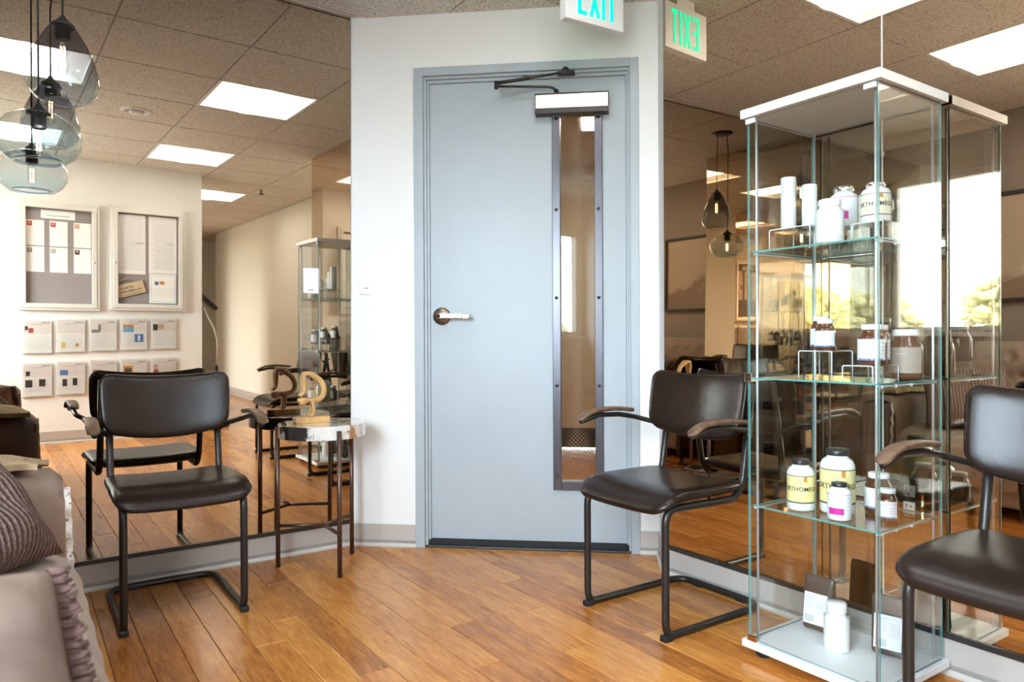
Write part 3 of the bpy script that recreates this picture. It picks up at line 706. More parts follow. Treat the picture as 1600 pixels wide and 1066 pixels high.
# ================================================================== CHAIRS
def make_chair(label, loc, rz):
    t = thing('armchair', label, 'chair', loc, rz, 'black leather tube frame armchairs')
    a = 0.187; tr = 0.0125
    side = lambda s: [(s*a, 0.187, 0.79), (s*a, 0.130, 0.455), (s*a, 0.090, 0.405), (s*a, -0.245, 0.412), (s*a, -0.245, tr), (s*a, 0.232, tr)]
    pts = side(-1)+side(1)[::-1]
    MB().tube(pts, tr, 12, [0.09, 0.06, 0.05, 0.045, 0.07, 0.07, 0.045, 0.05, 0.06, 0.09], seg=6).build('tube_frame', ['chair_tube'], t)
    for s in (-1, 1):
        MB().box((s*a-0.0138, -0.2592, 0), (s*a+0.0138, -0.226, 0.020)).build('foot_cap', ['foot_cap'], t, 0.004)
        MB().box((s*0.10-0.02, 0.220, 0), (s*0.10+0.02, 0.244, 0.012)).build('glide', ['foot_cap'], t, 0.002)
        # arm: bent tube from the upright, wooden pad riding on it
        MB().tube([(s*a, 0.155, 0.60), (s*0.215, 0.135, 0.622), (s*0.262, 0.065, 0.645), (s*0.265, -0.02, 0.660), (s*0.265, -0.12, 0.664), (s*0.262, -0.212, 0.645)], 0.0095, 10, 0.05).build('arm_tube', ['chair_tube'], t)
        def pad(u, v, s=s):
            y = 0.060-0.285*u; z = 0.672+0.012*math.sin(math.pi*min(1, u*1.05))-0.022*max(0, (u-0.72)/0.28)**1.6
            ang = 2*math.pi*v; w_ = 0.0195*(0.72+0.28*min(1, 4*u))*(1-max(0, (u-0.93)/0.07)**2*0.5); hh_ = 0.0085
            if u == 0 or u == 1: w_ *= 0.15; hh_ *= 0.15
            c, sn = math.cos(ang), math.sin(ang)
            return (s*0.265+w_*math.copysign(abs(c)**0.6, c), y, z+hh_*math.copysign(abs(sn)**0.6, sn))
        MB().grid(pad, 18, 20).build('armrest', ['arm_wood'], t)
    # seat: padded board with a rolled front edge
    W_, D_ = 0.435, 0.412
    def seat(x, y, c):
        yy = y-0.078; z = 0.438+c
        z += 0.012*(abs(x)/(W_/2))**2.5                       # shallow dish
        fr_ = max(0.0, (-yy-0.16)/0.125); z -= 0.040*fr_**2
        bk = max(0.0, (yy-0.05)/0.08); z += 0.006*bk**2
        return (x*(1-0.05*max(0, yy/0.2)), yy, z)
    MB().cushion(rrect(W_, D_, 0.055, 7), seat, 0.046, power=9).build('seat', ['chair_leather'], t)
    # backrest: curved pad, concave top, belly-shaped lower edge
    bw, bh = 0.445, 0.215
    def back(x, z, c):
        u = x/(bw/2); top = max(0, z/(bh/2)); bot = max(0, -z/(bh/2))
        zz = z-0.018*(1-u*u)*top-0.036*(1-u*u)*bot+0.010
        return (x*(1-0.04*bot), 0.150+c+0.17*(zz)-0.050*u*u, 0.716+zz)
    MB().cushion(rrect(bw, bh, 0.042, 7), back, 0.034, power=7).build('backrest', ['chair_leather'], t)
    for s in (-1, 1):
        MB().cyl((s*a, 0.183, 0.73), (s*a, 0.150, 0.73), 0.008, 10).build('back_bolt', ['chair_tube'], t)
    return t
make_chair('black leather armchair standing against the left mirror beside the stone topped table', (0.468, 2.862, 0), 0)
make_chair('black leather armchair between the blue door and the glass cabinet', (1.917, 1.782, 0), -math.pi/2)
make_chair('black leather armchair in front of the cabinet side, cut by the right edge', (1.905, 0.655, 0), -math.pi/2)

# ================================================================== SIDE TABLE WITH SCULPTURE
TZ = 0.602
st_ = thing('side_table', 'round petrified wood side table on three bronze rods left of the door', 'table', (1.062, 2.957, 0))
rnd = random.Random(4); ol = []
for k in range(48):
    a = 2*math.pi*k/48; r = 0.178*(1+0.02*math.sin(2*a+1)+0.014*math.sin(3*a)+0.008*math.sin(7*a+2)); ol.append((r*math.cos(a), r*math.sin(a)))
MB().prism(ol, TZ-0.056, TZ).build('table_top', ['petrified'], st_, 0.003)
legs = [(-0.155, 0.086), (0.0, -0.182), (0.158, 0.088)]
for lx, ly in legs:
    k = 0.186/math.hypot(lx, ly); q = (lx*k, ly*k)
    MB().tube([(*q, 0.0), (*q, TZ-0.018)], 0.0095, 12).build('leg', ['table_rod'], st_)
    MB().tube([(*q, 0.172), (0, 0, 0.172)], 0.0075, 10).build('stretcher', ['table_rod'], st_)
# contortionist carving, one continuous figure
sc_ = thing('figurine', 'carved wooden figure of a back-bending acrobat on a plinth', 'figurine', (1.022, 2.985, TZ))
pl_ = [(-0.072, -0.030), (0.070, -0.036), (0.078, 0.02), (0.05, 0.036), (-0.05, 0.034), (-0.075, 0.012)]
MB().prism(pl_, 0, 0.026).build('plinth', ['carved_wood'], sc_, 0.003)
def skin_figure(name, verts, edges, radii, mat, parent, root=0, sub=2):
    me = bpy.data.meshes.new(name); me.from_pydata(verts, edges, []); o = bpy.data.objects.new(name, me); COL.objects.link(o); o.parent = parent
    me.materials.append(MATS[mat])
    sk = o.modifiers.new('skin', 'SKIN'); sk.use_smooth_shade = True
    if not me.skin_vertices: 
        pass
    for i, v in enumerate(me.skin_vertices[0].data): v.radius = (radii[i], radii[i]); v.use_root = (i == root)
    sb = o.modifiers.new('sub', 'SUBSURF'); sb.levels = sub; sb.render_levels = sub
    return o
RK = 1.16; S = 1/6.66*0.0027; cx0, cz0 = 700, 615        # crop pixels -> metres
P_ = lambda x_, z_, y_=0.0: ((x_-cx0)*S, y_, 0.024+(cz0-z_)*S)
V = []; E_ = []; RD = []
def vv(p, r): V.append(p); RD.append(r*RK); return len(V)-1
def chain(ids): 
    for a, b in zip(ids, ids[1:]): E_.append((a, b))
hip = vv(P_(735, 195), 0.0115)
tor = [vv(P_(800, 245), 0.0120), vv(P_(838, 320), 0.0118), vv(P_(830, 400), 0.0120), vv(P_(780, 440), 0.0125), vv(P_(715, 445), 0.0125)]
chain([hip]+tor)
nk = vv(P_(670, 440), 0.008); hd = [vv(P_(630, 450), 0.0165), vv(P_(585, 458), 0.0185), vv(P_(568, 470), 0.0140)]
chain([tor[-1], nk]+hd)
for s in (-1, 1):
    sh = vv(P_(705, 460, s*0.014), 0.0085); el = vv(P_(712, 530, s*0.018), 0.0068); wr = vv(P_(706, 590, s*0.018), 0.0062); hn = vv(P_(670, 606, s*0.020), 0.0060)
    chain([tor[-1], sh, el, wr, hn])
    th = vv(P_(690, 170, s*0.011), 0.0100); kn = vv(P_(622, 165, s*0.012), 0.0088); ca = vv(P_(618, 240, s*0.012), 0.0092); an = vv(P_(620, 355, s*0.010), 0.0055); ft = vv(P_(575, 398, s*0.010), 0.0055)
    chain([hip, th, kn, ca, an, ft])
skin_figure('figure', V, E_, RD, 'carved_wood', sc_)

# ================================================================== GLASS DISPLAY CABINET AND ITS CONTENTS
CX0, CX1, CY0, CY1 = 1.7945, 2.150, 0.976, 1.4027
cab = thing('display_cabinet', 'tall glass display cabinet with white top and base by the right mirror', 'cabinet', (CX0, CY0, 0))
W1, W2 = CX1-CX0, CY1-CY0
MB().box((0, 0, 0.026), (W1, W2, 0.047)).build('base_board', ['white_lam'], cab, 0.0015)
MB().box((0, 0, 1.604), (W1, W2, 1.63)).build('top_board', ['white_lam'], cab, 0.0015)
fm = MB().lathe([(0.020, 0), (0.023, 0.004), (0.021, 0.026)], n=18).mesh('foot', ['rubber'])
for fx in (0.045, W1-0.045):
    for fy in (0.045, W2-0.045):
        o = bpy.data.objects.new('foot', fm); COL.objects.link(o); o.parent = cab; o.location = (fx, fy, 0)
def pane(name, lo, hi, parent, mat='pane'):
    """flat glass slab; its narrow faces take the green edge"""
    m = MB().box(lo, hi); dims = [hi[i]-lo[i] for i in range(3)]; ax = dims.index(min(dims))
    order = [2, 2, 1, 0, 1, 0]      # axis of each of box()'s faces
    m.m = [0 if order[i] == ax else 1 for i in range(6)]
    return m.build(name, [mat, 'glass_edge'], parent, weld=False)
g0, g1 = 0.014, 0.018
gd = pane('glass_door', (g0, g0, 0.050), (g1, W2-g0, 1.601), cab)
pane('glass_back', (W1-g1, g0+0.006, 0.047), (W1-g0, W2-g0-0.006, 1.604), cab)
pane('glass_side', (g1+0.002, g0, 0.047), (W1-g0, g1, 1.604), cab)
pane('glass_side', (g1+0.002, W2-g1, 0.047), (W1-g0, W2-g0, 1.604), cab)
for fx, fy in ((0.032, 0.030), (0.032, W2-0.034), (W1-0.030, 0.030), (W1-0.030, W2-0.034)):
    MB().tube([(fx, fy, 0.047), (fx, fy, 1.604)], 0.0036, 10).build('corner_rod', ['alu_rod'], cab)
for fy in (0.016, W2-0.046):
    MB().box((0.006, fy, 1.586), (0.014, fy+0.032, 1.600)).build('door_clip', ['white_plastic'], gd, 0.001)
    MB().box((0.004, fy, 0.047), (0.0135, fy+0.030, 0.062)).build('door_pivot', ['copper'], gd, 0.001)
MB().box((0.004, W2-0.034, 0.818), (0.030, W2-0.008, 0.845)).build('door_catch', ['chrome'], gd, 0.002)
SH = (1.208, 0.831, 0.450)
for z in SH:
    s = pane('shelf', (0.024, 0.022, z-0.005), (W1-0.022, W2-0.024, z), cab, 'shelf_glass')
    for fy in (0.026, W2-0.030):
        MB().tube([(0.022, fy, z-0.009), (W1-0.020, fy, z-0.009)], 0.0025, 8).build('shelf_support', ['alu_rod'], s)
    for fx in (0.05, 0.12, 0.2):
        MB().ball((fx, 0.027, z-0.010), 0.0055, 8, 6).build('clip', ['white_plastic'], s)

def riser(label, x, y, z, wx, wy, h):
    t = thing('acrylic_riser', label, 'display stand', (x, y, z))
    t3 = 0.003
    m = MB().box((-wx/2, -wy/2, h-t3), (wx/2, wy/2, h)).box((-wx/2, -wy/2, 0), (wx/2, -wy/2+t3, h-t3)).box((-wx/2, wy/2-t3, 0), (wx/2, wy/2, h-t3))
    m.build('panel', ['acrylic'], t, weld=False)
    for sx in (-1, 1):
        e = MB().tube([(sx*wx/2, -wy/2, 0), (sx*wx/2, -wy/2, h-0.001), (sx*wx/2, wy/2, h-0.001), (sx*wx/2, wy/2, 0)], 0.0016, 6, 0.006)
        e.build('edge', ['acrylic_edge'], t, weld=False)
    return t
AIM = lambda x, y: math.atan2(-y, -x)          # direction back to the viewer's side of the room
def wrap(mb_pts, r, ang, z0):
    return [(r*math.cos(ang+px/r), r*math.sin(ang+px/r), z0+pz) for px, pz in mb_pts]
def label_text(parent, txt, size, r, ang, z, mat='ink', space=1.0):
    vs, fs = text_polys(txt, size, 'CENTER', space)
    m = MB().add(wrap([(a, b) for a, b in vs], r, ang, z), fs); return m.build('print', [mat], parent, weld=False)
def patch(parent, name, x0, x1, z0, z1, r, ang, mat):
    n = 8; pts = [(x0+(x1-x0)*i/n, z) for z in (z0, z1) for i in range(n+1)]
    m = MB().add(wrap(pts, r, ang, 0), [(i, i+1, n+2+i, n+1+i) for i in range(n)]); return m.build(name, [mat], parent, weld=False)
def ring(name, r, z0, z1, mat, parent, n=28):
    return MB().lathe([(r, z0), (r, z1)], n=n, close=False).build(name, [mat], parent, weld=False)
def bottle(label, x, y, z, dia, h, body='bottle_white', cap='cap_black', capr=0.62, lab=None, lab_z=(0.16, 0.70), shoulder=0.78, caph=0.12, arc=False):
    t = thing('supplement_bottle', label, 'bottle', (x, y, z), 0); r = dia/2; ch = caph*h; hb_ = h-ch
    MB().lathe([(r*0.80, 0), (r*0.95, h*0.012), (r, h*0.04), (r, hb_*shoulder), (r*0.97, hb_*(shoulder+0.06)), (r*0.86, hb_*(shoulder+0.13)), (r*capr*0.95, hb_*0.965), (r*capr*0.92, hb_), (0, hb_)]).build('bottle_body', [body], t)
    MB().lathe([(r*capr, hb_), (r*capr*1.02, hb_+ch*0.1), (r*capr*1.02, h-ch*0.12), (r*capr*0.92, h), (0, h)], n=24).build('bottle_cap', [cap], t)
    if lab:
        lo, hi = lab_z[0]*h, lab_z[1]*h
        if arc:
            a = AIM(x, y); n = 20
            pts = [(r*(-1.9+2.9*i/n), zz_) for zz_ in (lo, hi) for i in range(n+1)]
            o = MB().add(wrap(pts, r*1.006, a, 0), [(i, i+1, n+2+i, n+1+i) for i in range(n)]).build('bottle_label', [lab], t, weld=False)
        else: o = ring('bottle_label', r*1.006, lo, hi, lab, t)
        t['_lab'] = 1
        return t, o, r*1.012
    return t, None, r
def ortho(label, x, y, z, dia, h, cap='cap_black', lab='label_yellow'):
    t, o, r = bottle(label, x, y, z, dia, h, lab=lab, cap=cap, capr=0.64, caph=0.10)
    a = AIM(x, y)+0.02
    ring('label_band', r, 0.16*h, 0.185*h, 'ink', o); ring('label_band', r, 0.685*h, 0.70*h, 'ink', o)
    label_text(o, 'ORTHOMEGA', dia*0.225, r*1.004, a, 0.435*h, 'ink', 1.05)
    patch(o, 'seal', dia*0.10, dia*0.225, 0.585*h, 0.685*h, r*1.003, a, 'ink_orange')
    patch(o, 'drop', -dia*0.03, dia*0.0, 0.53*h, 0.58*h, r*1.003, a, 'sky_blue')
    # pale round emblem behind the name
    vs = []; n = 32
    for k in range(n):
        t_ = 2*math.pi*k/n; vs += [(dia*0.36*math.cos(t_), dia*0.36*math.sin(t_)), (dia*0.335*math.cos(t_), dia*0.335*math.sin(t_))]
    MB().add(wrap(vs, r*1.002, a, 0.43*h), [(2*k, 2*((k+1) % n), 2*((k+1) % n)+1, 2*k+1) for k in range(n)]).build('emblem', ['ink_gold'], o, weld=False)
    return t
def lines(o, r, a, zs, x0, x1, mat='ink_grey', t_=0.0012):
    for z in zs: patch(o, 'text_line', x0, x1, z, z+t_, r, a, mat)
def jar(label, x, y, z, dia, h, lab='label_white', blue=True):
    t, o, r = bottle(label, x, y, z, dia, h, body='amber', cap='bottle_white', capr=0.74, lab=lab, lab_z=(0.13, 0.64), shoulder=0.72, caph=0.13, arc=True)
    a = AIM(x, y)
    if blue: patch(o, 'label_stripe', -dia*0.55, dia*0.42, 0.13*h, 0.175*h, r, a, 'ink_blue')
    lines(o, r, a, [h*q for q in (0.28, 0.36, 0.44, 0.54)], dia*0.10, dia*0.45)
    lines(o, r, a, [h*0.50], -dia*0.3, 0.0, 'ink_pale', 0.003)
    return t
zt = SH[0]
# top shelf
riser('clear acrylic riser under the two slim white tubes', 1.938, 1.295, zt, 0.12, 0.135, 0.066)
def slim(label, x, y, z, dia, h):
    t = thing('pump_tube', label, 'bottle', (x, y, z)); r = dia/2
    b_ = MB().lathe([(r*0.92, 0), (r, 0.003), (r, h*0.70), (r*0.985, h*0.703)], n=24).build('tube_body', ['bottle_white'], t)
    MB().lathe([(r*0.985, h*0.705), (r, h*0.71), (r, h-0.004), (r*0.93, h), (0, h)], n=24).build('tube_cap', ['bottle_white'], t)
    lines(b_, r*1.01, AIM(x, y), [h*q for q in (0.12, 0.2, 0.28, 0.4, 0.52)], -r*0.5, r*0.5, 'ink_pale')
slim('taller slim white tube on the top shelf', 1.938, 1.338, zt+0.0665, 0.045, 0.160)
slim('shorter slim white tube on the top shelf', 1.945, 1.272, zt+0.0665, 0.043, 0.128)
t, o, r = bottle('plain white bottle in front on the top shelf', 1.860, 1.155, zt+0.0005, 0.073, 0.122, cap='bottle_white', capr=0.80, lab='bottle_white', caph=0.16)
lines(o, r, AIM(1.86, 1.155), [0.03, 0.04, 0.05, 0.06], -0.02, 0.02, 'ink_pale')
riser('clear acrylic riser under the magenta labelled bottle on the top shelf', 1.985, 1.185, zt, 0.09, 0.09, 0.060)
t, o, r = bottle('white bottle with magenta patch and chrome cap on the top shelf', 1.985, 1.188, zt+0.0605, 0.079, 0.118, cap='chrome', capr=0.70, lab='label_white', caph=0.14)
ring('label_line', r, 0.70*0.118, 0.715*0.118, 'magenta', o); patch(o, 'label_patch', -0.018, 0.012, 0.02, 0.042, r, AIM(1.985, 1.188), 'magenta')
riser('clear acrylic riser under the pale yellow bottle on the top shelf', 1.935, 1.066, zt, 0.085, 0.085, 0.052)
ortho('pale yellow labelled bottle with chrome cap on the top shelf', 1.935, 1.066, zt+0.0525, 0.076, 0.109, 'chrome', 'label_pale')
# middle shelf
zm = SH[1]
riser('taller clear acrylic riser on the middle shelf', 1.960, 1.232, zm, 0.105, 0.105, 0.080)
jar('amber jar at the back of the middle shelf riser', 1.985, 1.262, zm+0.0805, 0.060, 0.100)
jar('amber jar at the front of the middle shelf riser', 1.925, 1.210, zm+0.0805, 0.058, 0.089)
riser('low clear acrylic riser on the middle shelf', 1.945, 1.088, zm, 0.13, 0.085, 0.042)
jar('amber jar with blue striped label on the low riser', 1.915, 1.066, zm+0.0425, 0.073, 0.111)
jar('amber jar half hidden on the low riser', 1.985, 1.085, zm+0.0425, 0.062, 0.110)
jar('large dark amber jar with brown label at the end of the middle shelf', 2.070, 1.055, zm+0.0005, 0.090, 0.140, 'label_kraft', False)
# lower shelf
zl = SH[2]
ortho('smaller yellow ORTHOMEGA bottle on the lower shelf', 1.882, 1.262, zl+0.0005, 0.076, 0.146)
ortho('larger yellow ORTHOMEGA bottle on the lower shelf', 1.935, 1.180, zl+0.0005, 0.094, 0.182)
t, o, r = bottle('small white bottle with magenta label in front on the lower shelf', 1.865, 1.132, zl+0.0005, 0.062, 0.101, lab='label_white', caph=0.11, capr=0.66)
ring('label_line', r, 0.70*0.101, 0.712*0.101, 'magenta', o); patch(o, 'label_patch', -0.03, 0.012, 0.017, 0.035, r, AIM(1.865, 1.132), 'magenta'); lines(o, r, AIM(1.865, 1.132), [0.02, 0.03, 0.04, 0.05, 0.06], 0.016, 0.03)
jar('larger amber jar with white label on the lower shelf', 2.030, 1.112, zl+0.0005, 0.074, 0.113)
jar('smaller amber jar with white label on the lower shelf', 1.953, 1.046, zl+0.0005, 0.054, 0.088)
# base board
t, o, r = bottle('all white bottle standing on the cabinet base', 1.953, 1.195, 0.0475, 0.070, 0.138, cap='bottle_white', capr=0.78, lab='bottle_white', caph=0.22)
lines(o, r, AIM(1.953, 1.195), [0.03, 0.045, 0.06, 0.075], -0.02, 0.02, 'ink_pale')
def pouch(label, x, y, rz):
    t = thing('pouch', label, 'pouch', (x, y, 0.0475), rz); w_, h_ = 0.096, 0.170
    def fn(a, b, c):
        k = 1-0.75*max(0, (b+h_/2)/h_)**1.2
        return (a, c*k*1.6, b+h_/2)
    MB().cushion(rrect(w_, h_, 0.010, 4), fn, 0.042, power=6).build('pouch_body', ['pouch'], t)
    lb = MB().grid(lambda u, v: (-0.036+0.072*u, -0.0355+0.012*v, 0.028+0.092*v), 2, 2).build('pouch_label', ['label_white'], t, weld=False)
    pr_ = MB()
    for k in range(7): pr_.grid(lambda u, v, k=k: (-0.031+0.030*u, -0.0357+0.012*(0.52+0.06*k+0.012*v), 0.028+0.092*(0.52+0.06*k+0.015*v)), 1, 1)
    for k in range(7): pr_.grid(lambda u, v, k=k: (0.003+0.028*u, -0.0357+0.012*(0.40+0.06*k+0.012*v), 0.028+0.092*(0.40+0.06*k+0.015*v)), 1, 1)
    for k in range(6): pr_.grid(lambda u, v, k=k: (-0.032+0.005*k+0.003*u, -0.0358+0.012*(0.06+0.22*v), 0.028+0.092*(0.06+0.22*v)), 1, 1)
    pr_.build('print', ['ink_grey'], lb, weld=False)
    return t
pouch('brown pouch with white label behind the white bottle on the cabinet base', 2.035, 1.300, -math.pi/2+0.10)
pouch('brown pouch with white label at the near end of the cabinet base', 2.040, 1.085, -math.pi/2+0.25)

# ================================================================== SOFA CORNER
sf = thing('sofa', 'taupe velvet sofa with rolled leather arms along the taupe wall', 'sofa', (0, 0, 0))
SY0, SY1 = 0.69, 2.20
def seat_fn(u, v):
    y = SY0+(SY1-SY0)*v
    prof = [(-0.80, 0.430), (-0.5, 0.442), (-0.2, 0.444), (-0.03, 0.440), (0.05, 0.428), (0.105, 0.398), (0.132, 0.35), (0.135, 0.29), (0.125, 0.22), (0.12, 0.15)]
    k = u*(len(prof)-1); i = min(int(k), len(prof)-2); f_ = k-i
    px = prof[i][0]+(prof[i+1][0]-prof[i][0])*f_; pz = prof[i][1]+(prof[i+1][1]-prof[i][1])*f_
    e = 0.0
    for by in (0.90, 1.16, 1.42, 1.68, 1.94):
        for bx in (0.01, -0.27, -0.55):
            e += math.exp(-((y-by)**2+(px-bx)**2)/0.0018)
    pz -= 0.020*e*(1 if px < 0.1 else 0.3)
    pk = 0.0022*math.sin((y-SY0)*2*math.pi/0.17+2*px)*max(0, 1-abs(px-0.09)/0.09)
    edge = min(v, 1-v)*(SY1-SY0); pz -= 0.03*max(0, 1-edge/0.05)**2
    return (px+pk, y, pz+pk*0.5)
MB().grid(seat_fn, 63, 110).build('seat_cushion', ['velvet'], sf, weld=False)
MB().box((-1.0, SY0-0.2, 0.06), (0.105, SY1+0.2, 0.26)).build('base', ['velvet'], sf, 0.02)
def arm(y0, y1, name, inner_first):
    yc = (y0+y1)/2; hw_ = (y1-y0)/2
    def fn(u, v):
        a = 2*math.pi*v; c, s_ = math.cos(a), math.sin(a)
        y = yc+hw_*math.copysign(abs(c)**0.55, c); z = 0.33+0.275*math.copysign(abs(s_)**0.62, s_)
        x = -1.0+1.105*u; k = 1.0
        if u > 0.985 or u < 0.002: k = 0.90
        wr = 0.004*math.sin(18*z+9*x)*max(0, (u-0.75)/0.25)
        x += 0.02*max(0, (u-0.9)/0.1)*(z-0.33)*-0.6
        return (x, yc+(y-yc)*k+wr, 0.33+(z-0.33)*k)
    return MB().grid(fn, 40, 36).build(name, ['leather_taupe'], sf, weld=False)
arm(2.195, 2.435, 'arm', True); arm(0.455, 0.695, 'arm', False)
for y0, y1 in ((2.20, 2.43), (0.46, 0.69)):
    MB().prism([(0.09, y0+0.02), (0.10, y0+0.02), (0.10, y1-0.02), (0.09, y1-0.02)], 0.10, 0.56).build('arm_front', ['leather_taupe'], sf, 0.004)
def trim(u, v):
    z = 0.565-0.33*v; x = 0.104+0.012*v; wob = 0.0008*math.sin(40*v+3)
    return (x-0.002+0.014*u+wob, 2.222+0.004*math.sin(30*v), z)
m_ = MB().grid(trim, 3, 40); q_ = MB().grid(lambda u, v: (trim(u, v)[0], trim(u, v)[1]+0.008, trim(u, v)[2]), 3, 40)
m_.add(q_.v, q_.f, 0, True).build('lace_trim', ['lace'], sf, weld=False)
BT = [(-0.001+0.0, 0)]
def back_fn(u, v):
    y = SY0-0.2+(SY1-SY0+0.4)*u; z = 0.36+0.56*v
    x = -0.80+0.05*math.sin(v*math.pi)-0.10*max(0, (v-0.8)/0.2)**2
    dm = 0
    for r_i in range(4):
        for c_i in range(12):
            by = SY0-0.15+(c_i+0.5*(r_i % 2))*0.15; bz = 0.45+0.125*r_i
            dm += math.exp(-((y-by)**2+(z-bz)**2)/0.0009)
    for s_ in (1, -1):
        ph = ((y+s_*(z-0.45)*0.6) % 0.15)/0.15; dm += 0.35*math.exp(-min(ph, 1-ph)**2/0.003)
    return (x-0.035*min(dm, 1.2), y, z)
MB().grid(back_fn, 120, 48).build('back_cushion', ['velvet'], sf, weld=False)
MB().box((-1.0, SY0-0.2, 0.1), (-0.86, SY1+0.2, 0.90)).build('back_frame', ['velvet'], sf, 0.04, bseg=4)
for fx in (-0.93, 0.05):
    for fy in (0.52, 2.38):
        MB().lathe([(0.018, 0), (0.026, 0.05), (0.028, 0.065)], (fx, fy, 0), n=12).build('foot', ['leather_brown'], sf)
# suede piece lying over the far arm
def throw(u, v):
    x = -0.42+0.465*u; yv = 2.245+0.19*v
    top = 0.609-0.16*max(0, abs(yv-2.315)-0.045)**1.3*4
    return (x-0.03*math.sin(5*v)*u, yv-0.012*math.sin(6*u+1), top+0.014+0.004*math.sin(14*u+5*v)-0.006*max(0, u-0.9)*10)
a_ = MB().grid(throw, 30, 14); b_ = MB().grid(lambda u, v: tuple(map(lambda p, q: p+q, throw(u, v), (0, 0, 0.018+0.004*math.sin(9*v+4*u)))), 30, 14)
n0 = len(a_.v); a_.add(b_.v, b_.f, 0, True)
nu, nv = 30, 14; rim = [i for i in range(nu+1)]+[j*(nu+1)+nu for j in range(1, nv+1)]+[nv*(nu+1)+i for i in range(nu-1, -1, -1)]+[j*(nu+1) for j in range(nv-1, 0, -1)]
a_.f += [(rim[k], rim[(k+1) % len(rim)], n0+rim[(k+1) % len(rim)], n0+rim[k]) for k in range(len(rim))]; a_.m += [0]*len(rim); a_.sm += [False]*len(rim)
tag(a_.build('suede_throw', ['suede_tan'], None, weld=False), 'tan suede throw laid over the far sofa arm', 'throw')
# pillows
def pillow(name, label, c0, b_dir, u_dir, w_, h_, thick, mat, pinch=0.10):
    b = Vector(b_dir).normalized(); u0 = Vector(u_dir); u = (u0-b*u0.dot(b)).normalized(); n = b.cross(u)
    t = thing(name, label, 'pillow', c0)
    N_ = 26; m = MB()
    def P(i, j, sg):
        a, e = -1+2*i/N_, -1+2*j/N_
        pa = a*(1-pinch*(1-e*e)*abs(a)); pe = e*(1-pinch*(1-a*a)*abs(e))
        th = thick/2*((1-a**4)*(1-e**4))**0.6*(1+0.10*math.sin(5*a+3*e+sg)+0.06*math.sin(9*e-4*a))
        return b*(w_*(pa+1)/2)+u*(h_*(pe+1)/2)+n*(sg*th)
    for sg in (1, -1): m.grid(lambda p, q, sg=sg: tuple(P(round(p*N_), round(q*N_), sg)), N_, N_)
    m.build('cover', [mat], t); return t, b, u, n
pillow('knit_pillow', 'brown chunky knit pillow leaning in the sofa corner', (0.092, 2.05, 0.438), (-0.52, -0.85, 0.02), (-0.57, 0.10, 0.66), 0.44, 0.42, 0.15, 'knit', 0.09)
t, b, u, n = pillow('satin_pillow', 'taupe satin pillow with dark fringe at the near end of the sofa', (0.085, 0.86, 0.445), (-0.97, -0.15, 0.03), (-0.03, 0.85, 0.55), 0.42, 0.36, 0.13, 'satin_taupe', 0.05)
fg = MB()
for k in range(150):
    q = k/149; p = u*(0.36*q)+n*(0.006*math.sin(9*k)); tip = p-b*(0.010+0.004*math.sin(5.3*k))+n*(0.008*math.sin(3.1*k))
    fg.tube([p+b*0.012, p, tip], 0.0030, 5)
fg.build('fringe_trim', ['fringe'], t, weld=False)
# stump beyond the sofa
s_ = thing('tree_stump', 'bark covered tree stump between sofa and left mirror', 'stump', (-0.21, 2.74, 0))
def sp(u, v):
    a = 2*math.pi*u; r = 0.175*(1+0.04*math.sin(3*a)+0.025*math.sin(11*a+2*v)+0.02*math.sin(23*a+5*v))
    return (r*math.cos(a), r*math.sin(a), 0.45*v)
MB().grid(sp, 72, 8).build('bark', ['bark'], s_)
MB().prism([(sp(k/48, 1)[0]*0.97, sp(k/48, 1)[1]*0.97) for k in range(48)], 0.40, 0.452).build('stump_top', ['stump_top'], s_)

# ================================================================== PENDANT LAMPS
cn = thing('ceiling_canopy', 'small black ceiling canopy of the two glass pendants', 'canopy', (0.10, 2.815, H))
MB().lathe([(0.075, 0), (0.075, -0.012), (0.05, -0.022), (0, -0.022)]).build('canopy_plate', ['pendant_black'], cn)
def pendant(label, x, y, ztop, prof, glass, bl):
    t = thing('pendant_lamp', label, 'pendant lamp', (x, y, ztop)); 
    MB().tube([(0.10-x+(0.05 if x > 0.1 else -0.05), 2.815-y, H-ztop-0.012), (0, 0, H-ztop-0.14), (0, 0, 0.0)], 0.0028, 8).build('cord', ['cord_black'], t)
    MB().lathe([(0.0, 0.018), (0.006, 0.016), (0.012, 0.004), (0.034, -0.014), (0.036, -0.020), (0.022, -0.022), (0.022, -0.062), (0.018, -0.066), (0, -0.066)], n=20).build('socket', ['pendant_black'], t)
    gs = MB().lathe(prof, n=40, close=False).build('glass_shade', [glass], t)
    rr_, rz_ = prof[-1]
    MB().tube([(rr_*math.cos(k*math.pi/20), rr_*math.sin(k*math.pi/20), rz_) for k in range(41)], 0.0013, 6).build('rim', ['glass_rim'], gs, weld=False)
    bt = -0.066; k = MB().lathe([(0.012, bt), (0.0155, bt-0.012), (0.0155, bt-bl+0.015), (0.010, bt-bl+0.004), (0, bt-bl)], n=18).build('bulb', ['acrylic'], t)
    f_ = MB()
    for q in range(4):
        a = math.pi/2*q+0.4; f_.tube([(0.007*math.cos(a), 0.007*math.sin(a), bt-0.02), (0.007*math.cos(a+.8), 0.007*math.sin(a+.8), bt-bl+0.028)], 0.0012, 5)
    f_.build('filament', ['filament'], k, weld=False)
    return t
egg = [(0.034, -0.018), (0.050, -0.040), (0.072, -0.080), (0.092, -0.130), (0.104, -0.175), (0.105, -0.205), (0.098, -0.235), (0.080, -0.258), (0.055, -0.269), (0.052, -0.268)]
pendant('egg shaped smoky glass pendant, the higher of the two', 0.133, 2.798, 2.003, egg, 'smoke_glass', 0.115)
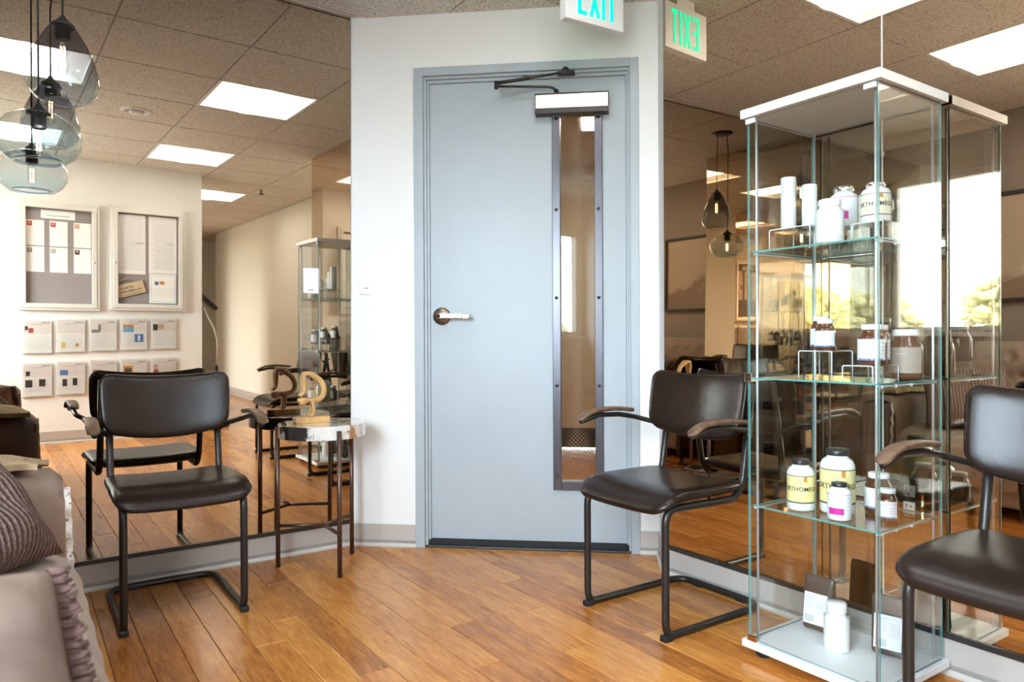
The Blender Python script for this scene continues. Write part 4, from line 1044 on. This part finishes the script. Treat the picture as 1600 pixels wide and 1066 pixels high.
sq = [(0.034, -0.016), (0.062, -0.020), (0.096, -0.040), (0.119, -0.072), (0.126, -0.100), (0.121, -0.128), (0.104, -0.156), (0.078, -0.176), (0.068, -0.178), (0.066, -0.170)]
pendant('squat round pale blue glass pendant, the lower of the two', 0.066, 2.842, 1.713, sq, 'blue_glass', 0.10)

# ================================================================== NOTICE BOARDS AND FLYERS (seen in the left mirror)
def board(label, x0, x1, z0, z1, lock_right):
    t = thing('notice_board', label, 'notice board', ((x0+x1)/2, YB, z0)); w_ = (x1-x0)/2; h_ = z1-z0
    MB().box((-w_+0.02, 0.0, 0.02), (w_-0.02, 0.016, h_-0.02)).build('felt_panel', ['felt'], t)
    for lo, hi in (((-w_, 0, 0), (w_, 0.045, 0.022)), ((-w_, 0, h_-0.022), (w_, 0.045, h_)), ((-w_, 0, 0.022), (-w_+0.022, 0.045, h_-0.022)), ((w_-0.022, 0, 0.022), (w_, 0.045, h_-0.022))):
        MB().box(lo, hi).build('case_rail', ['board_alu'], t, 0.003)
    dr = MB().box((-w_+0.022, 0.03, 0.022), (w_-0.022, 0.052, 0.058)).box((-w_+0.022, 0.03, h_-0.058), (w_-0.022, 0.052, h_-0.022)).box((-w_+0.022, 0.03, 0.058), (-w_+0.058, 0.052, h_-0.058)).box((w_-0.058, 0.03, 0.058), (w_-0.022, 0.052, h_-0.058))
    dr = dr.build('door_frame', ['board_alu'], t, 0.002)
    lx = (w_-0.04) if lock_right else (-w_+0.04)
    MB().tube([(lx, 0.05, h_*0.46), (lx, 0.056, h_*0.46)], 0.009, 14).build('lock', ['chrome'], dr)
    return t
board('left notice board case with six small sheets', 0.135, 0.725, 1.125, 2.035, True)
board('right notice board case with long sheets and a cardboard sign', 0.808, 1.418, 1.135, 2.055, False)
def sheet(name, label, x0, x1, z0, z1, y, prints, group=None, cat='paper', base='paper', tilt=0.0):
    """paper hanging on the board wall, face to +Y; prints are (material, x0, x1, z0, z1) in fractions with x running as one reads it"""
    t = thing(name, label, cat, ((x0+x1)/2, y, z0), 0, group); w_, h_ = x1-x0, z1-z0
    MB().box((-w_/2, 0, 0), (w_/2, 0.0015, h_)).build('page', [base], t)
    for k, (mt, a, b, c, e) in enumerate(prints):
        MB().box((w_/2-w_*b, 0.0015, h_*c), (w_/2-w_*a, 0.0019+0.00012*k, h_*e)).build('print', [mt], t)
    return t
def body_lines(z_hi, z_lo, n, mt='ink_pale', a=0.08, b=0.92):
    st_z = (z_hi-z_lo)/n
    return [(mt, a, b-0.12*((k*7) % 3)/2, z_hi-st_z*k-0.012, z_hi-st_z*k) for k in range(n)]
YF = YB+0.0165
port = ['ink_red', 'ink_red', 'skin_tone', 'grey_mark', 'ink_grey', 'dark_frame']
cols_b = [(0.185, 0.285), (0.318, 0.428), (0.455, 0.545)]
for r_i, (z0, z1) in enumerate(((1.665, 1.875), (1.445, 1.655))):
    for c_i, x0 in enumerate((0.195, 0.362, 0.535)):
        k = r_i*3+c_i; x1 = x0+0.128
        sheet('profile_sheet', ('upper ' if r_i == 0 else 'lower ')+('left ', 'middle ', 'right ')[c_i]+'small sheet with a portrait in the left notice board', x0, x1, z0, z1, YF,
              [(port[k], 0.66, 0.95, 0.76, 0.95), ('skin_tone', 0.75, 0.86, 0.84, 0.93)]+body_lines(0.68, 0.1, 7), 'small sheets in the left notice board')
sheet('title_strip', 'pale title strip at the top of the left notice board', 0.30, 0.545, 1.895, 1.965, YF, [('ink_grey', 0.15, 0.85, 0.3, 0.42)])
sheet('long_sheet', 'long printed sheet on the left of the right notice board', 0.872, 1.088, 1.46, 1.985, YF, body_lines(0.95, 0.05, 26)+[('ink_grey', 0.1, 0.35, 0.52, 0.535)], 'long sheets in the right notice board')
sheet('long_sheet', 'long printed sheet on the right of the right notice board', 1.115, 1.345, 1.475, 1.985, YF, body_lines(0.95, 0.05, 26)+[('ink_grey', 0.1, 0.35, 0.52, 0.535)], 'long sheets in the right notice board')
sheet('bordered_flyer', 'flyer with a blue border and two small pictures in the right notice board', 1.118, 1.340, 1.205, 1.470, YF+0.003,
      [('sky_blue', 0.06, 0.94, 0.93, 0.94), ('sky_blue', 0.06, 0.94, 0.05, 0.06), ('sky_blue', 0.06, 0.07, 0.05, 0.94), ('sky_blue', 0.93, 0.94, 0.05, 0.94), ('ink_blue', 0.66, 0.8, 0.62, 0.74), ('ink_orange', 0.44, 0.62, 0.64, 0.75)]+body_lines(0.52, 0.16, 6), None, 'flyer')
# cardboard hanging sign
cs = thing('cardboard_sign', 'small cardboard sign hung on twine in the right notice board', 'sign', (0.968, YF+0.004, 1.325)); cs.rotation_euler = (0, R_(-16), 0)
MB().box((-0.112, 0, -0.055), (0.112, 0.010, 0.055)).build('card', ['cardboard'], cs, 0.002)
MB().tube([(-0.075, 0.004, 0.055), (-0.055, 0.008, 0.088), (0.0, 0.008, 0.098), (0.04, 0.004, 0.055)], 0.004, 6, 0.02).build('twine_loop', ['twine'], cs)
# three lines of brushed lettering, too small in the photo to read: kept as strokes
rk = random.Random(11)
for x0, x1, zc, hh_ in ((-0.075, 0.030, 0.022, 0.026), (-0.085, 0.085, -0.010, 0.022), (-0.080, 0.075, -0.040, 0.010)):
    m = MB(); x_ = x0
    while x_ < x1:
        w_ = hh_*rk.uniform(0.10, 0.22); h_ = hh_*rk.uniform(0.55, 1.0)
        m.box((x_, 0.0100, zc-hh_/2), (x_+w_, 0.0104, zc-hh_/2+h_)); m.box((x_, 0.0100, zc-hh_/2+h_*0.4), (x_+hh_*0.35, 0.0104, zc-hh_/2+h_*0.4+hh_*0.13)); x_ += hh_*rk.uniform(0.36, 0.55)
    o = m.build('lettering', ['ink'], cs, weld=False); o['kind'] = 'stuff'
# ten flyers in clear holders, two rows of five
pr_top = [[('ink_red', 0.62, 0.78, 0.60, 0.74), ('ink', 0.80, 0.90, 0.68, 0.80)], [('ink_gold', 0.68, 0.84, 0.12, 0.28), ('ink_orange', 0.22, 0.34, 0.16, 0.26)],
          [('grey_mark', 0.62, 0.92, 0.56, 0.66), ('grey_mark', 0.58, 0.68, 0.62, 0.82)], [('ink_orange', 0.52, 0.92, 0.72, 0.80), ('sky_blue', 0.52, 0.92, 0.56, 0.72), ('ink_blue', 0.14, 0.48, 0.24, 0.50), ('label_white', 0.27, 0.35, 0.28, 0.46)],
          [('ink', 0.74, 0.92, 0.60, 0.80), ('skin_tone', 0.50, 0.72, 0.64, 0.80)]]
pr_bot = [[('dark_frame', 0.74, 0.88, 0.60, 0.74), ('ink', 0.66, 0.90, 0.26, 0.48), ('dark_frame', 0.22, 0.44, 0.28, 0.50)], [('ink_blue', 0.60, 0.88, 0.58, 0.74), ('ink', 0.64, 0.80, 0.24, 0.46), ('ink', 0.28, 0.44, 0.26, 0.48)],
          [('grey_mark', 0.6, 0.88, 0.5, 0.7)], [('ink_orange', 0.55, 0.92, 0.56, 0.78), ('dark_frame', 0.6, 0.86, 0.58, 0.70)], [('skin_tone', 0.74, 0.9, 0.60, 0.78), ('ink_red', 0.72, 0.92, 0.52, 0.60)]]
desc_t = ['flyer with a small red picture at the left end of the upper row', 'flyer with small yellow pictures, second in the upper row', 'flyer with a grey machine picture in the middle of the upper row', 'flyer with bright blue pictures, fourth in the upper row', 'flyer with a dark portrait at the right end of the upper row']
desc_b = ['flyer with three dark pictures at the left end of the lower row', 'flyer with a blue picture over two dark ones, second in the lower row', 'flyer in the middle of the lower row, half hidden by the chair', 'flyer with an orange picture, fourth in the lower row', 'flyer with a small face at the right end of the lower row']
for r_i, (z0, prs, ds) in enumerate(((0.765, pr_top, desc_t), (0.405, pr_bot, desc_b))):
    for c_i in range(5):
        x0 = 0.158+0.242*c_i; zz_ = z0+0.006*c_i
        t = sheet('flyer', ds[c_i], x0+0.006, x0+0.214, zz_+0.004, zz_+0.282, YB+0.016, [('paper_pink', 0.03, 0.97, 0.56, 0.97), ('ink_grey', 0.06, 0.34, 0.88, 0.92), ('ink_grey', 0.3, 0.7, 0.84, 0.855)]+body_lines(0.5, 0.08, 7)+prs[c_i], 'flyers in clear wall holders', 'flyer')
        MB().box((-0.108, 0.007, -0.004), (0.108, 0.009, 0.282)).build('holder_front', ['acrylic'], t, weld=False)
        MB().box((-0.108, -0.019, -0.006), (0.108, 0.006, -0.004)).build('holder_base', ['acrylic_edge'], t, weld=False)
        MB().box((-0.108, -0.019, 0.276), (0.108, -0.017, 0.300)).build('holder_back', ['acrylic'], t, weld=False)
# gooseneck lamp by the hallway corner
lm = thing('gooseneck_lamp', 'black headed gooseneck floor lamp by the hallway corner', 'floor lamp', (1.79, -1.27, 0))
MB().lathe([(0.12, 0), (0.12, 0.012), (0.03, 0.03), (0.012, 0.05), (0, 0.05)]).build('base', ['lamp_black'], lm)
MB().tube([(0, 0, 0.05), (0, 0, 0.60)], 0.016, 10).build('pole', ['lamp_black'], lm)
MB().tube([(0, 0, 0.58), (0, 0, 0.86), (-0.03, 0, 0.98), (-0.09, 0, 1.10), (-0.125, 0, 1.19)], 0.007, 8, 0.1).build('gooseneck', ['chrome'], lm)
hd_ = MB().box((-0.02, -0.06, -0.10), (0.02, 0.06, 0.10)).build('lamp_head', ['lamp_black'], lm, 0.006); hd_.location = (-0.085, 0, 1.235); hd_.rotation_euler = (0, R_(-48), 0)

# ================================================================== POSTER ON THE TAUPE WALL
po = thing('framed_poster', 'large framed sepia print above the sofa', 'picture', (XO, 1.72, 1.535))
MB().box((0.004, -0.555, -0.335), (0.012, 0.555, 0.335)).build('poster_print', ['sepia_print'], po)
for lo, hi in (((0, -0.58, 0.335), (0.028, 0.58, 0.36)), ((0, -0.58, -0.36), (0.028, 0.58, -0.335)), ((0, -0.58, -0.335), (0.028, -0.555, 0.335)), ((0, 0.555, -0.335), (0.028, 0.58, 0.335))):
    MB().box(lo, hi).build('poster_frame', ['dark_frame'], po, 0.003)
